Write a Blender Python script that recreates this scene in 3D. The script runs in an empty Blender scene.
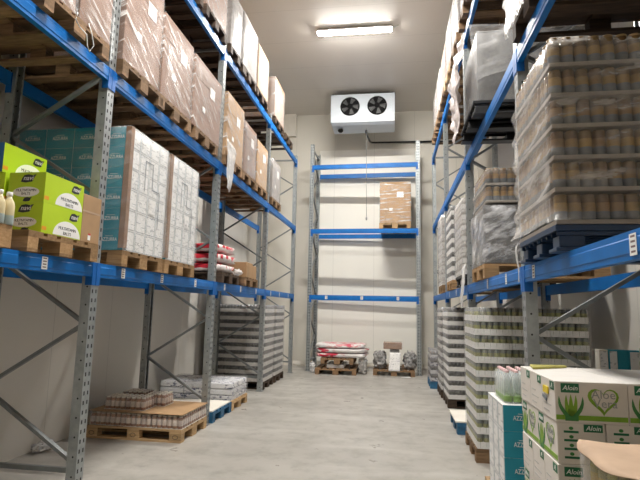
import bpy, math, random
from mathutils import Vector, Matrix
random.seed(7)
R = random.Random(11)
SC = bpy.context.scene
COL = SC.collection
PI = math.pi

# ------------------------------------------------------------------ materials
class NT:
    def __init__(s, name):
        s.m = bpy.data.materials.new(name); s.m.use_nodes = True
        s.t = s.m.node_tree; s.t.nodes.clear()
        s.out = s.n('ShaderNodeOutputMaterial')
    def n(s, typ, **kw):
        nd = s.t.nodes.new(typ)
        for k, v in kw.items():
            if k in nd.inputs: s.set(nd.inputs[k], v)
            else: setattr(nd, k, v)
        return nd
    def set(s, sock, v):
        if isinstance(v, bpy.types.NodeSocket): s.t.links.new(v, sock)
        else: sock.default_value = v
    def math(s, op, a, b=0.0, c=None):
        nd = s.t.nodes.new('ShaderNodeMath'); nd.operation = op
        s.set(nd.inputs[0], a); s.set(nd.inputs[1], b)
        if c is not None: s.set(nd.inputs[2], c)
        return nd.outputs[0]
    def mix(s, f, a, b):
        nd = s.t.nodes.new('ShaderNodeMix'); nd.data_type = 'RGBA'
        s.set(nd.inputs['Factor'], f); s.set(nd.inputs[6], a); s.set(nd.inputs[7], b)
        return nd.outputs[2]
    def coords(s, rnd=True):
        tc = s.n('ShaderNodeTexCoord'); v = tc.outputs['Object']
        if rnd:
            oi = s.n('ShaderNodeObjectInfo')
            k = s.math('MULTIPLY', oi.outputs['Random'], 37.0)
            va = s.n('ShaderNodeVectorMath', operation='ADD'); s.set(va.inputs[0], v); s.set(va.inputs[1], k)
            return v, va.outputs[0], oi.outputs['Random']
        return v, v, None
    def noise(s, vec, scale, detail=3, rough=.5, stretch=None):
        if stretch:
            mp = s.n('ShaderNodeMapping'); s.set(mp.inputs['Vector'], vec); mp.inputs['Scale'].default_value = stretch; vec = mp.outputs[0]
        nd = s.n('ShaderNodeTexNoise', Scale=scale, Detail=detail, Roughness=rough); s.set(nd.inputs['Vector'], vec)
        return nd.outputs['Fac']
    def ramp(s, f, a, b):
        nd = s.t.nodes.new('ShaderNodeMapRange'); s.set(nd.inputs[0], f); nd.inputs[1].default_value = a; nd.inputs[2].default_value = b
        return nd.outputs[0]
    def bsdf(s, color, rough=.5, metal=0.0, spec=.5, bump=None, bstr=.2, bdist=.01, **kw):
        p = s.n('ShaderNodeBsdfPrincipled')
        s.set(p.inputs['Base Color'], color); s.set(p.inputs['Roughness'], rough); s.set(p.inputs['Metallic'], metal)
        s.set(p.inputs['Specular IOR Level'], spec)
        for k, v in kw.items(): s.set(p.inputs[k.replace('_', ' ')], v)
        if bump is not None:
            b = s.n('ShaderNodeBump'); b.inputs['Strength'].default_value = bstr; b.inputs['Distance'].default_value = bdist
            s.set(b.inputs['Height'], bump); s.t.links.new(b.outputs[0], p.inputs['Normal'])
        return p
    def fin(s, sh):
        s.t.links.new(sh.outputs[0] if hasattr(sh, 'outputs') else sh, s.out.inputs['Surface']); return s.m

def c4(c): return (c[0], c[1], c[2], 1)
def plain(name, col, rough=.5, metal=0.0, var=.12, scale=8, spec=.5, stretch=None, bstr=0.0, **kw):
    t = NT(name); v, vr, rd = t.coords()
    f = t.noise(vr, scale, 4, .55, stretch)
    f = t.ramp(f, .3, .7)
    lo = c4([x * (1 - var) for x in col]); hi = c4([min(1, x * (1 + var)) for x in col])
    c = t.mix(f, lo, hi)
    return t.fin(t.bsdf(c, rough, metal, spec, f if bstr else None, bstr, .004, **kw))

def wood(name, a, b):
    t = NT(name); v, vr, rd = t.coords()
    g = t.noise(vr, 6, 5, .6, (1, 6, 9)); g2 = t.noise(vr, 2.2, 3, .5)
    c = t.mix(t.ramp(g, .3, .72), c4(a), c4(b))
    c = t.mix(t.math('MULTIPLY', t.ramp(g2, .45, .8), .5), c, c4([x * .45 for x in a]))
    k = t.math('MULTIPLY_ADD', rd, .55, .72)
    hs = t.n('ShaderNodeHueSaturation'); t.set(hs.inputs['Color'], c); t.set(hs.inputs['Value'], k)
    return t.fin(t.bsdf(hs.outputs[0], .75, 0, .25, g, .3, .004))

def panel(name, axis, col, rough, pitch=1.15, rib=0.0):
    t = NT(name); v, vr, rd = t.coords(False)
    sx = t.n('ShaderNodeSeparateXYZ'); t.set(sx.inputs[0], v)
    a = sx.outputs[axis]
    fr = t.math('FRACT', t.math('DIVIDE', t.math('ADD', a, 50.0), pitch))
    line = t.math('LESS_THAN', fr, .010)
    rb = t.math('SINE', t.math('MULTIPLY', a, 2 * PI / .11))
    ns = t.noise(v, .9, 4, .55)
    c = t.mix(t.ramp(ns, .25, .75), c4([x * .95 for x in col]), c4(col))
    c = t.mix(line, c, c4([x * .80 for x in col]))
    h = t.math('ADD', t.math('MULTIPLY', line, -2.0), t.math('MULTIPLY', rb, rib))
    return t.fin(t.bsdf(c, rough, 0, .45, h, .25, .002))

def concrete():
    t = NT('polished_concrete'); v, vr, rd = t.coords(False)
    n1 = t.noise(v, .55, 6, .6); n2 = t.noise(v, 3.2, 6, .65); n3 = t.noise(v, 34, 3, .6)
    n4 = t.noise(v, 1.3, 5, .6, (.35, 1.6, 1))
    c = t.mix(t.ramp(n1, .3, .7), (.30, .282, .255, 1), (.42, .40, .365, 1))
    c = t.mix(t.math('MULTIPLY', t.ramp(n2, .48, .72), .55), c, (.21, .195, .175, 1))
    c = t.mix(t.math('MULTIPLY', t.ramp(n4, .5, .72), .5), c, (.58, .56, .52, 1))
    c = t.mix(t.math('MULTIPLY', t.ramp(n3, .62, .72), .25), c, (.2, .19, .17, 1))
    n5 = t.noise(v, 2.1, 5, .7)
    c = t.mix(t.math('MULTIPLY', t.ramp(n5, .60, .72), .5), c, (.17, .16, .145, 1))
    sx = t.n('ShaderNodeSeparateXYZ'); t.set(sx.inputs[0], v)
    jl = t.math('LESS_THAN', t.math('FRACT', t.math('DIVIDE', t.math('ADD', sx.outputs[1], 21.2), 5.0)), .0016)
    c = t.mix(t.math('MULTIPLY', jl, .5), c, (.12, .11, .10, 1))
    return t.fin(t.bsdf(c, t.math('MULTIPLY_ADD', n2, .40, .14), 0, .45, n3, .06, .003))

def galv():
    # rolled steel upright: two columns of slots in the face, round holes in the webs
    t = NT('perforated_steel'); v, vr, rd = t.coords()
    tc = t.n('ShaderNodeTexCoord'); nx = t.n('ShaderNodeSeparateXYZ'); t.set(nx.inputs[0], tc.outputs['Normal'])
    p = t.n('ShaderNodeSeparateXYZ'); t.set(p.inputs[0], v)
    def inr(val, half): return t.math('LESS_THAN', t.math('ABSOLUTE', val), half)
    fz = t.math('SUBTRACT', t.math('FRACT', t.math('DIVIDE', p.outputs[2], .075)), .5)
    slot = t.math('MULTIPLY', inr(fz, .21), inr(t.math('SUBTRACT', t.math('ABSOLUTE', p.outputs[1]), .024), .0085))
    slot = t.math('MULTIPLY', slot, t.math('GREATER_THAN', t.math('ABSOLUTE', nx.outputs[0]), .7))
    fz2 = t.math('SUBTRACT', t.math('FRACT', t.math('DIVIDE', p.outputs[2], .15)), .5)
    dz = t.math('MULTIPLY', fz2, .15); dx = t.math('SUBTRACT', t.math('ABSOLUTE', p.outputs[0]), .035)
    d = t.math('ADD', t.math('MULTIPLY', dz, dz), t.math('MULTIPLY', dx, dx))
    hole = t.math('MULTIPLY', t.math('LESS_THAN', d, .000055), t.math('GREATER_THAN', t.math('ABSOLUTE', nx.outputs[1]), .7))
    k = t.math('MAXIMUM', slot, hole)
    n = t.noise(vr, 14, 4)
    c = t.mix(t.ramp(n, .3, .7), (.30, .325, .33, 1), (.41, .435, .44, 1))
    c = t.mix(k, c, (.012, .012, .012, 1))
    return t.fin(t.bsdf(c, .40, .6, .5))

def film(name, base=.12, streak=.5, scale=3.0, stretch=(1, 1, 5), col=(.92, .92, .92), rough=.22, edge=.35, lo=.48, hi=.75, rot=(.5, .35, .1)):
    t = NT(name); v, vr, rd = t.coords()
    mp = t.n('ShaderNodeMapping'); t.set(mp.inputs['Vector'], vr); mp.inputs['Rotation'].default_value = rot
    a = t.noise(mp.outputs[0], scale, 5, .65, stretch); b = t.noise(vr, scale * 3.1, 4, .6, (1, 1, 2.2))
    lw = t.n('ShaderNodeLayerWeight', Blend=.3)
    f = t.math('MULTIPLY_ADD', t.ramp(a, lo, hi), streak, base)  # white streaks of sheen are painted into the film's opacity
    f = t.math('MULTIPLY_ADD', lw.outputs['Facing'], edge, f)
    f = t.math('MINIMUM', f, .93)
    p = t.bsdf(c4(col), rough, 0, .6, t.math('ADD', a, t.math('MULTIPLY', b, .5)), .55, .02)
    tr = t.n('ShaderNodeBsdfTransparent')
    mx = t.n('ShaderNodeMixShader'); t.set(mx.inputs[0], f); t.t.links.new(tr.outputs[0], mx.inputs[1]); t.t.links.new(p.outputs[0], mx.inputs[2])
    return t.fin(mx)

def emit(name, col, s):
    t = NT(name); e = t.n('ShaderNodeEmission', Color=c4(col), Strength=s); return t.fin(e)

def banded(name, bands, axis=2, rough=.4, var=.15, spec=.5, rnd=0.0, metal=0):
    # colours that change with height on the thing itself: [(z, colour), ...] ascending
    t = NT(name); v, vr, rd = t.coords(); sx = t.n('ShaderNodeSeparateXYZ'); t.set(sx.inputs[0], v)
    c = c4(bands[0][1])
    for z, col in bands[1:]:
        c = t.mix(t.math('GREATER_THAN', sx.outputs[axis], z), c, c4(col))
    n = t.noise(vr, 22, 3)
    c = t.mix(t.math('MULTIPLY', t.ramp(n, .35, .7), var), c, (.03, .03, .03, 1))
    if rnd:
        hs = t.n('ShaderNodeHueSaturation'); t.set(hs.inputs['Color'], c)
        t.set(hs.inputs['Value'], t.math('MULTIPLY_ADD', rd, rnd, 1 - rnd / 2)); t.set(hs.inputs['Hue'], t.math('MULTIPLY_ADD', rd, .02, .49)); c = hs.outputs[0]
    return t.fin(t.bsdf(c, rough, metal, spec))

def printed(name, base, ink, amount=.5, scale=60, rough=.55, stretch=(1, 1, 2.2), lo=.56):
    # carton print: small broken-up rows of ink
    t = NT(name); v, vr, rd = t.coords()
    n = t.noise(vr, scale, 2, .5, stretch); m = t.noise(vr, scale * .22, 1, .5)
    k = t.math('MULTIPLY', t.math('MULTIPLY', t.ramp(n, lo, lo + .08), t.ramp(m, .42, .55)), amount)
    c = t.mix(k, c4(base), c4(ink))
    return t.fin(t.bsdf(c, rough, 0, .4))

M = dict(
    wall_x=panel('cream_panel_back', 0, (.72, .69, .615), .5),
    wall_p=panel('pale_end_panel', 0, (.86, .84, .77), .45),
    wall_y=panel('cream_panel_side', 1, (.68, .65, .595), .55),
    ceil=panel('white_panel_ceiling', 1, (.66, .625, .575), .36, 1.15, .10),
    floor=concrete(), post=galv(),
    steel=plain('brace_steel', (.21, .225, .23), .42, .4),
    beam=plain('blue_beam_paint', (.005, .135, .44), .45, 0, .12, 5, spec=.3),
    beam_d=plain('blue_connector_paint', (.005, .105, .38), .45, spec=.3),
    sticker=None,
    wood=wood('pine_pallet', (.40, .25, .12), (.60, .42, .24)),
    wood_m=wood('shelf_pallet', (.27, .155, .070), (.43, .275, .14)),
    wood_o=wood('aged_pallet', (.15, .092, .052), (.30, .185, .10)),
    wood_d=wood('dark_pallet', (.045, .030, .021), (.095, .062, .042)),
    blue=plain('blue_pallet_paint', (.02, .11, .22), .6, 0, .35, 10),
    black=plain('black_plastic', (.012, .013, .016), .45),
    navy=plain('dark_blue_plastic', (.012, .035, .085), .35),
    card=plain('brown_cardboard', (.28, .17, .11), .7, 0, .10, 4),
    card_p=plain('pinkish_cardboard', (.25, .150, .108), .7, 0, .10, 4),
    card_t=plain('tan_cardboard', (.38, .235, .12), .7, 0, .12, 5),
    card_w=plain('pale_wrapped_card', (.29, .262, .245), .6, 0, .12, 6),
    kraft=plain('kraft_paper', (.46, .325, .225), .75, 0, .10, 6, bstr=.3),
    sheetw=plain('white_board', (.74, .70, .62), .6, 0, .06, 3),
    paper=printed('paper_sheet', (.85, .84, .82), (.25, .25, .28), .7, 30),
    teal=plain('teal_carton', (.014, .27, .37), .5, 0, .06, 4),
    whitec=printed('white_carton_print', (.80, .80, .79), (.22, .24, .27), .7, 34),
    whitet=plain('white_lettering', (.85, .85, .84), .5, 0, .02),
    greyt=plain('grey_line', (.16, .19, .22), .5, 0, .05),
    lime=plain('lime_carton', (.45, .63, .012), .5, 0, .05, 4),
    dlime=plain('deep_lime', (.30, .50, .02), .5, 0, .05),
    ink=plain('black_ink', (.015, .02, .022), .5, 0, .1),
    orange=plain('orange_ink', (.75, .33, .02), .5),
    royal=plain('royal_blue_card', (.01, .12, .33), .5),
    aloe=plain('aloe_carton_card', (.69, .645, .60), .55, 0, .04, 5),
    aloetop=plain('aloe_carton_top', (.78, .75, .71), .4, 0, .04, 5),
    agreen=plain('dark_green_ink', (.008, .13, .055), .5),
    lgreen=plain('leaf_green_ink', (.20, .37, .03), .5, 0, .12, 20),
    mgreen=plain('mid_green_ink', (.045, .20, .05), .5, 0, .2, 20),
    glare_ink=plain('glare_paled_ink', (.48, .47, .45), .5),
    grey=plain('soft_grey_ink', (.30, .32, .31), .5),
    yellow=plain('yellow_tag', (.78, .60, .03), .5),
    ytop=plain('yellow_card', (.36, .33, .08), .5),
    red=plain('red_ink', (.55, .02, .03), .45),
    cooler=plain('cooler_white', (.55, .60, .65), .35, 0, .03),
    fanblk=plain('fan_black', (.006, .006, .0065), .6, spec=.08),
    blade=plain('fan_blade', (.045, .045, .047), .4),
    lampbody=plain('lamp_grey', (.66, .66, .65), .5),
    lampon=emit('lamp_glow', (1, .965, .905), 335),
    pipe=plain('black_pipe', (.02, .02, .02), .5),
    cord=plain('grey_cord', (.25, .25, .24), .5),
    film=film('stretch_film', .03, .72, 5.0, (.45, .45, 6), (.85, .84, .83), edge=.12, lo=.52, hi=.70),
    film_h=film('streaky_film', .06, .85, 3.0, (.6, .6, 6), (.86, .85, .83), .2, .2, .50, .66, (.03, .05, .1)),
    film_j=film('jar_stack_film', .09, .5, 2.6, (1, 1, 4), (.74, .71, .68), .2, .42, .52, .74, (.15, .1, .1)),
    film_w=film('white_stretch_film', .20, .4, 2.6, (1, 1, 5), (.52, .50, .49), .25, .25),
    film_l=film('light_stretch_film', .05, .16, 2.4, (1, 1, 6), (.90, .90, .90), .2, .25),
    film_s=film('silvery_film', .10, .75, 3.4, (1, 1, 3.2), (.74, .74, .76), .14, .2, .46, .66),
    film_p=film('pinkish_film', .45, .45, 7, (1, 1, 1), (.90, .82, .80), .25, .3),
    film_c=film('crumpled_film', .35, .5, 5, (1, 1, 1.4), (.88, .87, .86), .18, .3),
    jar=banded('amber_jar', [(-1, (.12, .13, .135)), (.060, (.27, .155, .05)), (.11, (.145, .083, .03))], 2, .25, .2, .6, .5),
    jarlid=plain('jar_lid', (.24, .15, .06), .4, .2),
    jtray=plain('brown_grey_tray', (.30, .265, .23), .6), tray=plain('grey_tray_card', (.55, .53, .50), .6),
    trayw=plain('white_tray_card', (.74, .73, .71), .55, 0, .06),
    can=banded('can_wall', [(-1, (.42, .43, .42)), (.03, (.10, .10, .07)), (.06, (.30, .30, .12)), (.105, (.20, .21, .18))], 2, .3, .25, .6, .7, .3),
    can_s=banded('silver_can', [(-1, (.3, .3, .3)), (.075, (.10, .096, .09)), (.125, (.14, .14, .14))], 2, .3, .25, .6, .5, .3),
    bot_b=banded('label_bottle', [(-1, (.30, .15, .09)), (.03, (.62, .52, .46)), (.095, (.36, .20, .13)), (.128, (.74, .67, .58))], 2, .35, .2, .5, .3),
    milk=banded('cream_bottle', [(-1, (.46, .56, .56)), (.06, (.70, .60, .36)), (.17, (.78, .70, .50))], 2, .35, .08, .5),
    pet=None, cap=plain('pink_cap', (.78, .52, .53), .4), glabel=banded('green_label', [(-1, (.20, .36, .08)), (2, (1, 1, 1))], 2, .4, .1),
    sack=None, mottled=printed('blue_white_pack', (.62, .62, .64), (.05, .055, .12), .95, 15, .4, (1, 1, 2.2), .5),
    redpack=printed('red_white_pack', (.80, .77, .75), (.60, .03, .07), 1, 6, .35, (1, 1, 3), .455),
    greybag=plain('grey_bag', (.11, .108, .105), .35, 0, .35, 12, bstr=.8),
    bagfilm=printed('grey_crumpled_plastic', (.34, .33, .32), (.10, .10, .10), .9, 16, .25, (1, 1, 1), .5),
    honey=banded('honey_jar', [(-1, (.30, .20, .03)), (.05, (.55, .42, .10)), (.11, (.40, .38, .16))], 2, .2, .2, .6, .4),
)
def mk_pet():
    t = NT('clear_bottle'); v, vr, rd = t.coords()
    lw = t.n('ShaderNodeLayerWeight', Blend=.45)
    p = t.bsdf((.86, .90, .90, 1), .08, 0, .7); tr = t.n('ShaderNodeBsdfTransparent', Color=(.95, .97, .97, 1))
    mx = t.n('ShaderNodeMixShader'); t.set(mx.inputs[0], t.math('MULTIPLY_ADD', lw.outputs['Facing'], .6, .16))
    t.t.links.new(tr.outputs[0], mx.inputs[1]); t.t.links.new(p.outputs[0], mx.inputs[2]); return t.fin(mx)
M['pet'] = mk_pet()
def mk_sack():
    t = NT('red_white_sack'); v, vr, rd = t.coords(); sx = t.n('ShaderNodeSeparateXYZ'); t.set(sx.inputs[0], v)
    n = t.noise(vr, 9, 2); zz = t.math('ADD', sx.outputs[2], t.math('MULTIPLY', t.math('SUBTRACT', n, .5), .05))
    k = t.math('GREATER_THAN', zz, -.012)
    c = t.mix(k, (.78, .70, .68, 1), (.60, .02, .04, 1))
    k2 = t.math('MULTIPLY', t.math('GREATER_THAN', sx.outputs[0], .468), t.ramp(t.noise(vr, 11, 1), .44, .50))
    c = t.mix(k2, c, (.84, .80, .78, 1))
    return t.fin(t.bsdf(c, .4, 0, .5, n, .4, .01))
M['sack'] = mk_sack()
def mk_sticker():
    t = NT('shelf_label'); v, vr, rd = t.coords(False); sx = t.n('ShaderNodeSeparateXYZ'); t.set(sx.inputs[0], v)
    k = t.math('LESS_THAN', t.math('FRACT', t.math('DIVIDE', t.math('ADD', sx.outputs[2], 1.0), .021)), .42)
    k = t.math('MULTIPLY', k, t.math('LESS_THAN', t.math('ABSOLUTE', sx.outputs[1]), .019))
    k = t.math('MULTIPLY', k, t.math('LESS_THAN', t.math('ABSOLUTE', sx.outputs[2]), .042))
    return t.fin(t.bsdf(t.mix(k, (.78, .78, .76, 1), (.16, .10, .10, 1)), .5))
M['sticker'] = mk_sticker()

# ------------------------------------------------------------------ geometry helpers
class MB:
    def __init__(s): s.v = []; s.f = []; s.mi = []; s.sm = []
    def add(s, vs, fs, mi=0, smooth=False):
        o = len(s.v); s.v += [tuple(p) for p in vs]
        for f in fs: s.f.append(tuple(i + o for i in f)); s.mi.append(mi); s.sm.append(smooth)
        return s
    def box(s, x0, x1, y0, y1, z0, z1, mi=0):
        return s.add([(x0, y0, z0), (x1, y0, z0), (x1, y1, z0), (x0, y1, z0), (x0, y0, z1), (x1, y0, z1), (x1, y1, z1), (x0, y1, z1)],
                     [(0, 3, 2, 1), (4, 5, 6, 7), (0, 1, 5, 4), (1, 2, 6, 5), (2, 3, 7, 6), (3, 0, 4, 7)], mi)
    def prism(s, pts, z0, z1, mi=0, fr=None, smooth=False):
        # outline (ccw) extruded z0..z1; fr maps (x,y,z)
        n = len(pts); vs = [(p[0], p[1], z0) for p in pts] + [(p[0], p[1], z1) for p in pts]
        if fr: vs = [fr(*p) for p in vs]
        s.add(vs, [tuple(range(n - 1, -1, -1)), tuple(range(n, 2 * n))], mi)
        o = len(s.v) - 2 * n
        for i in range(n):
            j = (i + 1) % n; s.f.append((o + i, o + j, o + n + j, o + n + i)); s.mi.append(mi); s.sm.append(smooth)
        return s
    def lathe(s, prof, n=14, cx=0, cy=0, cz=0, mi=0, smooth=True):
        vs = []; fs = []
        for r, z in prof:
            for k in range(n):
                a = 2 * PI * k / n; vs.append((cx + r * math.cos(a), cy + r * math.sin(a), cz + z))
        for i in range(len(prof) - 1):
            for k in range(n):
                j = (k + 1) % n; fs.append((i * n + k, i * n + j, (i + 1) * n + j, (i + 1) * n + k))
        s.add(vs, fs, mi, smooth)
        o = len(s.v) - len(vs)
        s.f += [tuple(o + k for k in range(n - 1, -1, -1)), tuple(o + (len(prof) - 1) * n + k for k in range(n))]; s.mi += [mi, mi]; s.sm += [False, False]
        return s
    def bar(s, a, b, w, h=None, up=(0, 0, 1), mi=0):
        a = Vector(a); b = Vector(b); h = h or w; d = (b - a).normalized(); u = Vector(up)
        if abs(d.dot(u)) > .98: u = Vector((1, 0, 0))
        x = d.cross(u).normalized() * w / 2; y = x.cross(d).normalized() * h / 2
        vs = [a - x - y, a + x - y, a + x + y, a - x + y, b - x - y, b + x - y, b + x + y, b - x + y]
        return s.add(vs, [(0, 1, 2, 3), (7, 6, 5, 4), (4, 5, 1, 0), (5, 6, 2, 1), (6, 7, 3, 2), (7, 4, 0, 3)], mi)
    def tube(s, pts, r, n=8, mi=0):
        P = [Vector(p) for p in pts]; vs = []; fs = []
        for i, p in enumerate(P):
            d = (P[min(i + 1, len(P) - 1)] - P[max(i - 1, 0)]).normalized(); u = Vector((0, 0, 1))
            if abs(d.dot(u)) > .9: u = Vector((0, 1, 0))
            x = d.cross(u).normalized(); y = d.cross(x)
            for k in range(n):
                a = 2 * PI * k / n; vs.append(p + (x * math.cos(a) + y * math.sin(a)) * r)
        for i in range(len(P) - 1):
            for k in range(n):
                j = (k + 1) % n; fs.append((i * n + k, i * n + j, (i + 1) * n + j, (i + 1) * n + k))
        fs += [tuple(range(n - 1, -1, -1)), tuple((len(P) - 1) * n + k for k in range(n))]
        return s.add(vs, fs, mi, True)
    def shift(s, d): s.v = [(p[0] - d[0], p[1] - d[1], p[2] - d[2]) for p in s.v]; return s
    def mesh(s, name, mats):
        me = bpy.data.meshes.new(name); me.from_pydata(s.v, [], s.f)
        for m in (mats if isinstance(mats, (list, tuple)) else [mats]): me.materials.append(m)
        me.polygons.foreach_set('material_index', s.mi); me.polygons.foreach_set('use_smooth', s.sm)
        me.update(); return me

def obj(name, mesh, parent=None, loc=(0, 0, 0), rot=(0, 0, 0), bevel=0.0):
    o = bpy.data.objects.new(name, mesh); COL.objects.link(o); o.location = loc; o.rotation_euler = rot
    if parent is not None: o.parent = parent
    if bevel:
        b = o.modifiers.new('bevel', 'BEVEL'); b.width = bevel; b.segments = 2; b.limit_method = 'ANGLE'
    return o
def part(name, mb, mat, parent, loc=(0, 0, 0), bevel=0.0, label=None, root=None):
    """mb in world coordinates when root is given (its location is taken off)"""
    if root is not None: mb.shift(root.location)
    o = obj(name, mb.mesh(name, mat), parent, loc, bevel=bevel)
    if label: o['label'] = label
    return o
def tag(o, label, cat, group=None, kind=None):
    o['label'] = label; o['category'] = cat; o['kind'] = kind or 'thing'
    if group: o['group'] = group
    return o
def thing(name, label, cat, loc, group=None, rot=0):
    o = bpy.data.objects.new(name, None); COL.objects.link(o); o.empty_display_size = .1
    o.location = loc; o.rotation_euler = (0, 0, rot); return tag(o, label, cat, group)
def kids(o): return [c for c in ALLKIDS.get(o.name, [])] or [c for c in o.children]
ALLKIDS = {}
def copy_tree(o, parent=None):
    c = o.copy(); COL.objects.link(c)
    if parent is not None: c.parent = parent; c.matrix_parent_inverse = o.matrix_parent_inverse.copy()
    for ch in list(o.children): copy_tree(ch, c)
    return c
def struct(name, mb, mat, label, cat):
    o = obj(name, mb.mesh(name, mat)); o['kind'] = 'structure'; o['label'] = label; o['category'] = cat; return o

_tx = {}
def textmesh(s, size, mat, ext=.0006, align='CENTER', shear=0.0, space=1.0):
    k = (s, size, mat.name, shear)
    if k in _tx: return _tx[k]
    cu = bpy.data.curves.new('t', 'FONT'); cu.body = s; cu.size = size; cu.extrude = ext; cu.align_x = align; cu.align_y = 'CENTER'
    cu.resolution_u = 2; cu.shear = shear; cu.space_character = space
    o = bpy.data.objects.new('t', cu); COL.objects.link(o)
    dg = bpy.context.evaluated_depsgraph_get(); me = bpy.data.meshes.new_from_object(o.evaluated_get(dg))
    bpy.data.objects.remove(o); me.materials.clear(); me.materials.append(mat); _tx[k] = me; return me

# facing frames for decals: u along the face, v up, n outwards
def fr_negy(x, y, z): return lambda u, v, n: (x + u, y - n, z + v)       # faces -y (towards the viewer)
def fr_posx(x, y, z): return lambda u, v, n: (x + n, y + u, z + v)       # faces +x ; u along +y
def fr_negx(x, y, z): return lambda u, v, n: (x - n, y - u, z + v)       # faces -x ; u along -y
ROT = {'-y': (PI / 2, 0, 0), '+x': (PI / 2, 0, PI / 2), '-x': (PI / 2, 0, -PI / 2)}
def decal(pts, fr, t=.0012, mb=None, mi=0, n0=0.0):
    mb = mb or MB(); return mb.prism(pts, n0, n0 + t, mi, fr)
def rect(u0, u1, v0, v1): return [(u0, v0), (u1, v0), (u1, v1), (u0, v1)]
def ellipse(cu, cv, a, b, n=20, t0=0, t1=2 * PI): return [(cu + a * math.cos(t0 + (t1 - t0) * k / n), cv + b * math.sin(t0 + (t1 - t0) * k / n)) for k in range(n + (0 if abs(t1 - t0 - 2 * PI) < 1e-6 else 1))]

def hsh(i, j, k, s): 
    x = math.sin(i * 127.1 + j * 311.7 + k * 74.7 + s * 53.3) * 43758.5453; return x - math.floor(x)
def vnoise(x, y, z, s=0):
    xi, yi, zi = math.floor(x), math.floor(y), math.floor(z); fx, fy, fz = x - xi, y - yi, z - zi
    sm = lambda t: t * t * (3 - 2 * t); fx, fy, fz = sm(fx), sm(fy), sm(fz); r = 0
    for a in (0, 1):
        for b in (0, 1):
            for c in (0, 1):
                r += hsh(xi + a, yi + b, zi + c, s) * (fx if a else 1 - fx) * (fy if b else 1 - fy) * (fz if c else 1 - fz)
    return r * 2 - 1

def shell(x0, x1, y0, y1, z0, z1, seed=0, amp=.006, g=.012, step=.13, fq=6, rad=.03, skirt=0.0):
    """wrapped film: sides and top of a box, wrinkled, closed at the corners; open below"""
    x0 -= g; x1 += g; y0 -= g; y1 += g; z1 += g
    nx = max(2, int((x1 - x0) / step)); ny = max(2, int((y1 - y0) / step)); nz = max(2, int((z1 - z0) / step))
    mb = MB(); cx, cy = (x0 + x1) / 2, (y0 + y1) / 2
    ring = [(x0 + (x1 - x0) * i / nx, y0, 0, -1) for i in range(nx)] + [(x1, y0 + (y1 - y0) * i / ny, 1, 0) for i in range(ny)] + \
           [(x1 - (x1 - x0) * i / nx, y1, 0, 1) for i in range(nx)] + [(x0, y1 - (y1 - y0) * i / ny, -1, 0) for i in range(ny)]
    n = len(ring)
    vs = []
    for k in range(nz + 1):
        z = z0 + (z1 - z0) * k / nz
        for (x, y, a, b) in ring:
            d = amp * (vnoise(x * fq, y * fq, z * fq * 1.7, seed) + .5 * vnoise(x * fq * 3, y * fq * 3, z * fq * 3, seed + 5))
            if k == nz: d -= rad * .5
            fl = skirt * (1 - (z - z0) / .12) if skirt and z < z0 + .12 else 0
            zz = z - (rad * .15 if k == nz else 0) + (abs(amp * 2.2 * vnoise(x * 3, y * 3, 1, seed + 9)) if k == 0 else 0)
            l = math.hypot(x - cx, y - cy) or 1
            vs.append((x + (x - cx) / l * d + a * fl, y + (y - cy) / l * d + b * fl, zz))
    fs = [(k * n + i, k * n + (i + 1) % n, (k + 1) * n + (i + 1) % n, (k + 1) * n + i) for k in range(nz) for i in range(n)]
    # top: fan rings to the centre
    base = nz * n
    m = 3
    for q in range(1, m + 1):
        for i in range(n):
            x, y, z = vs[base + i]; t = q / m * .999
            vs.append((x + (cx - x) * t, y + (cy - y) * t, z1 + amp * .5 * vnoise(x * 4 + q, y * 4, 3, seed)))
        o0 = base + (q - 1) * n; o1 = base + q * n
        fs += [(o0 + i, o0 + (i + 1) % n, o1 + (i + 1) % n, o1 + i) for i in range(n)]
    mb.add(vs, fs, 0, True); return mb

def sheet(P, nu, nv, seed, amp, fq=8):
    """thin crumpled sheet over bilinear corners P[4] (00,10,11,01), two-sided with real thickness"""
    A, B, C_, D = [Vector(p) for p in P]; vs = []; fs = []
    nrm = (B - A).cross(D - A).normalized()
    for j in range(nv + 1):
        for i in range(nu + 1):
            u, v = i / nu, j / nv
            p = A * (1 - u) * (1 - v) + B * u * (1 - v) + C_ * u * v + D * (1 - u) * v
            vs.append(p + nrm * amp * (vnoise(p.x * fq, p.y * fq, p.z * fq, seed) + .5 * vnoise(p.x * fq * 2.7, p.y * fq * 2.7, p.z * fq * 2.7, seed + 3)))
    w = nu + 1; N = len(vs)
    vs2 = [p - nrm * .002 for p in vs]
    for j in range(nv):
        for i in range(nu):
            a = j * w + i; fs.append((a, a + 1, a + w + 1, a + w)); fs.append((N + a + w, N + a + w + 1, N + a + 1, N + a))
    edge = [i for i in range(w)] + [j * w + nu for j in range(1, nv + 1)] + [nv * w + i for i in range(nu - 1, -1, -1)] + [j * w for j in range(nv - 1, 0, -1)]
    for k in range(len(edge)):
        a, b = edge[k], edge[(k + 1) % len(edge)]; fs.append((a, N + a, N + b, b))
    return MB().add(vs + vs2, fs, 0, True)

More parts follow.
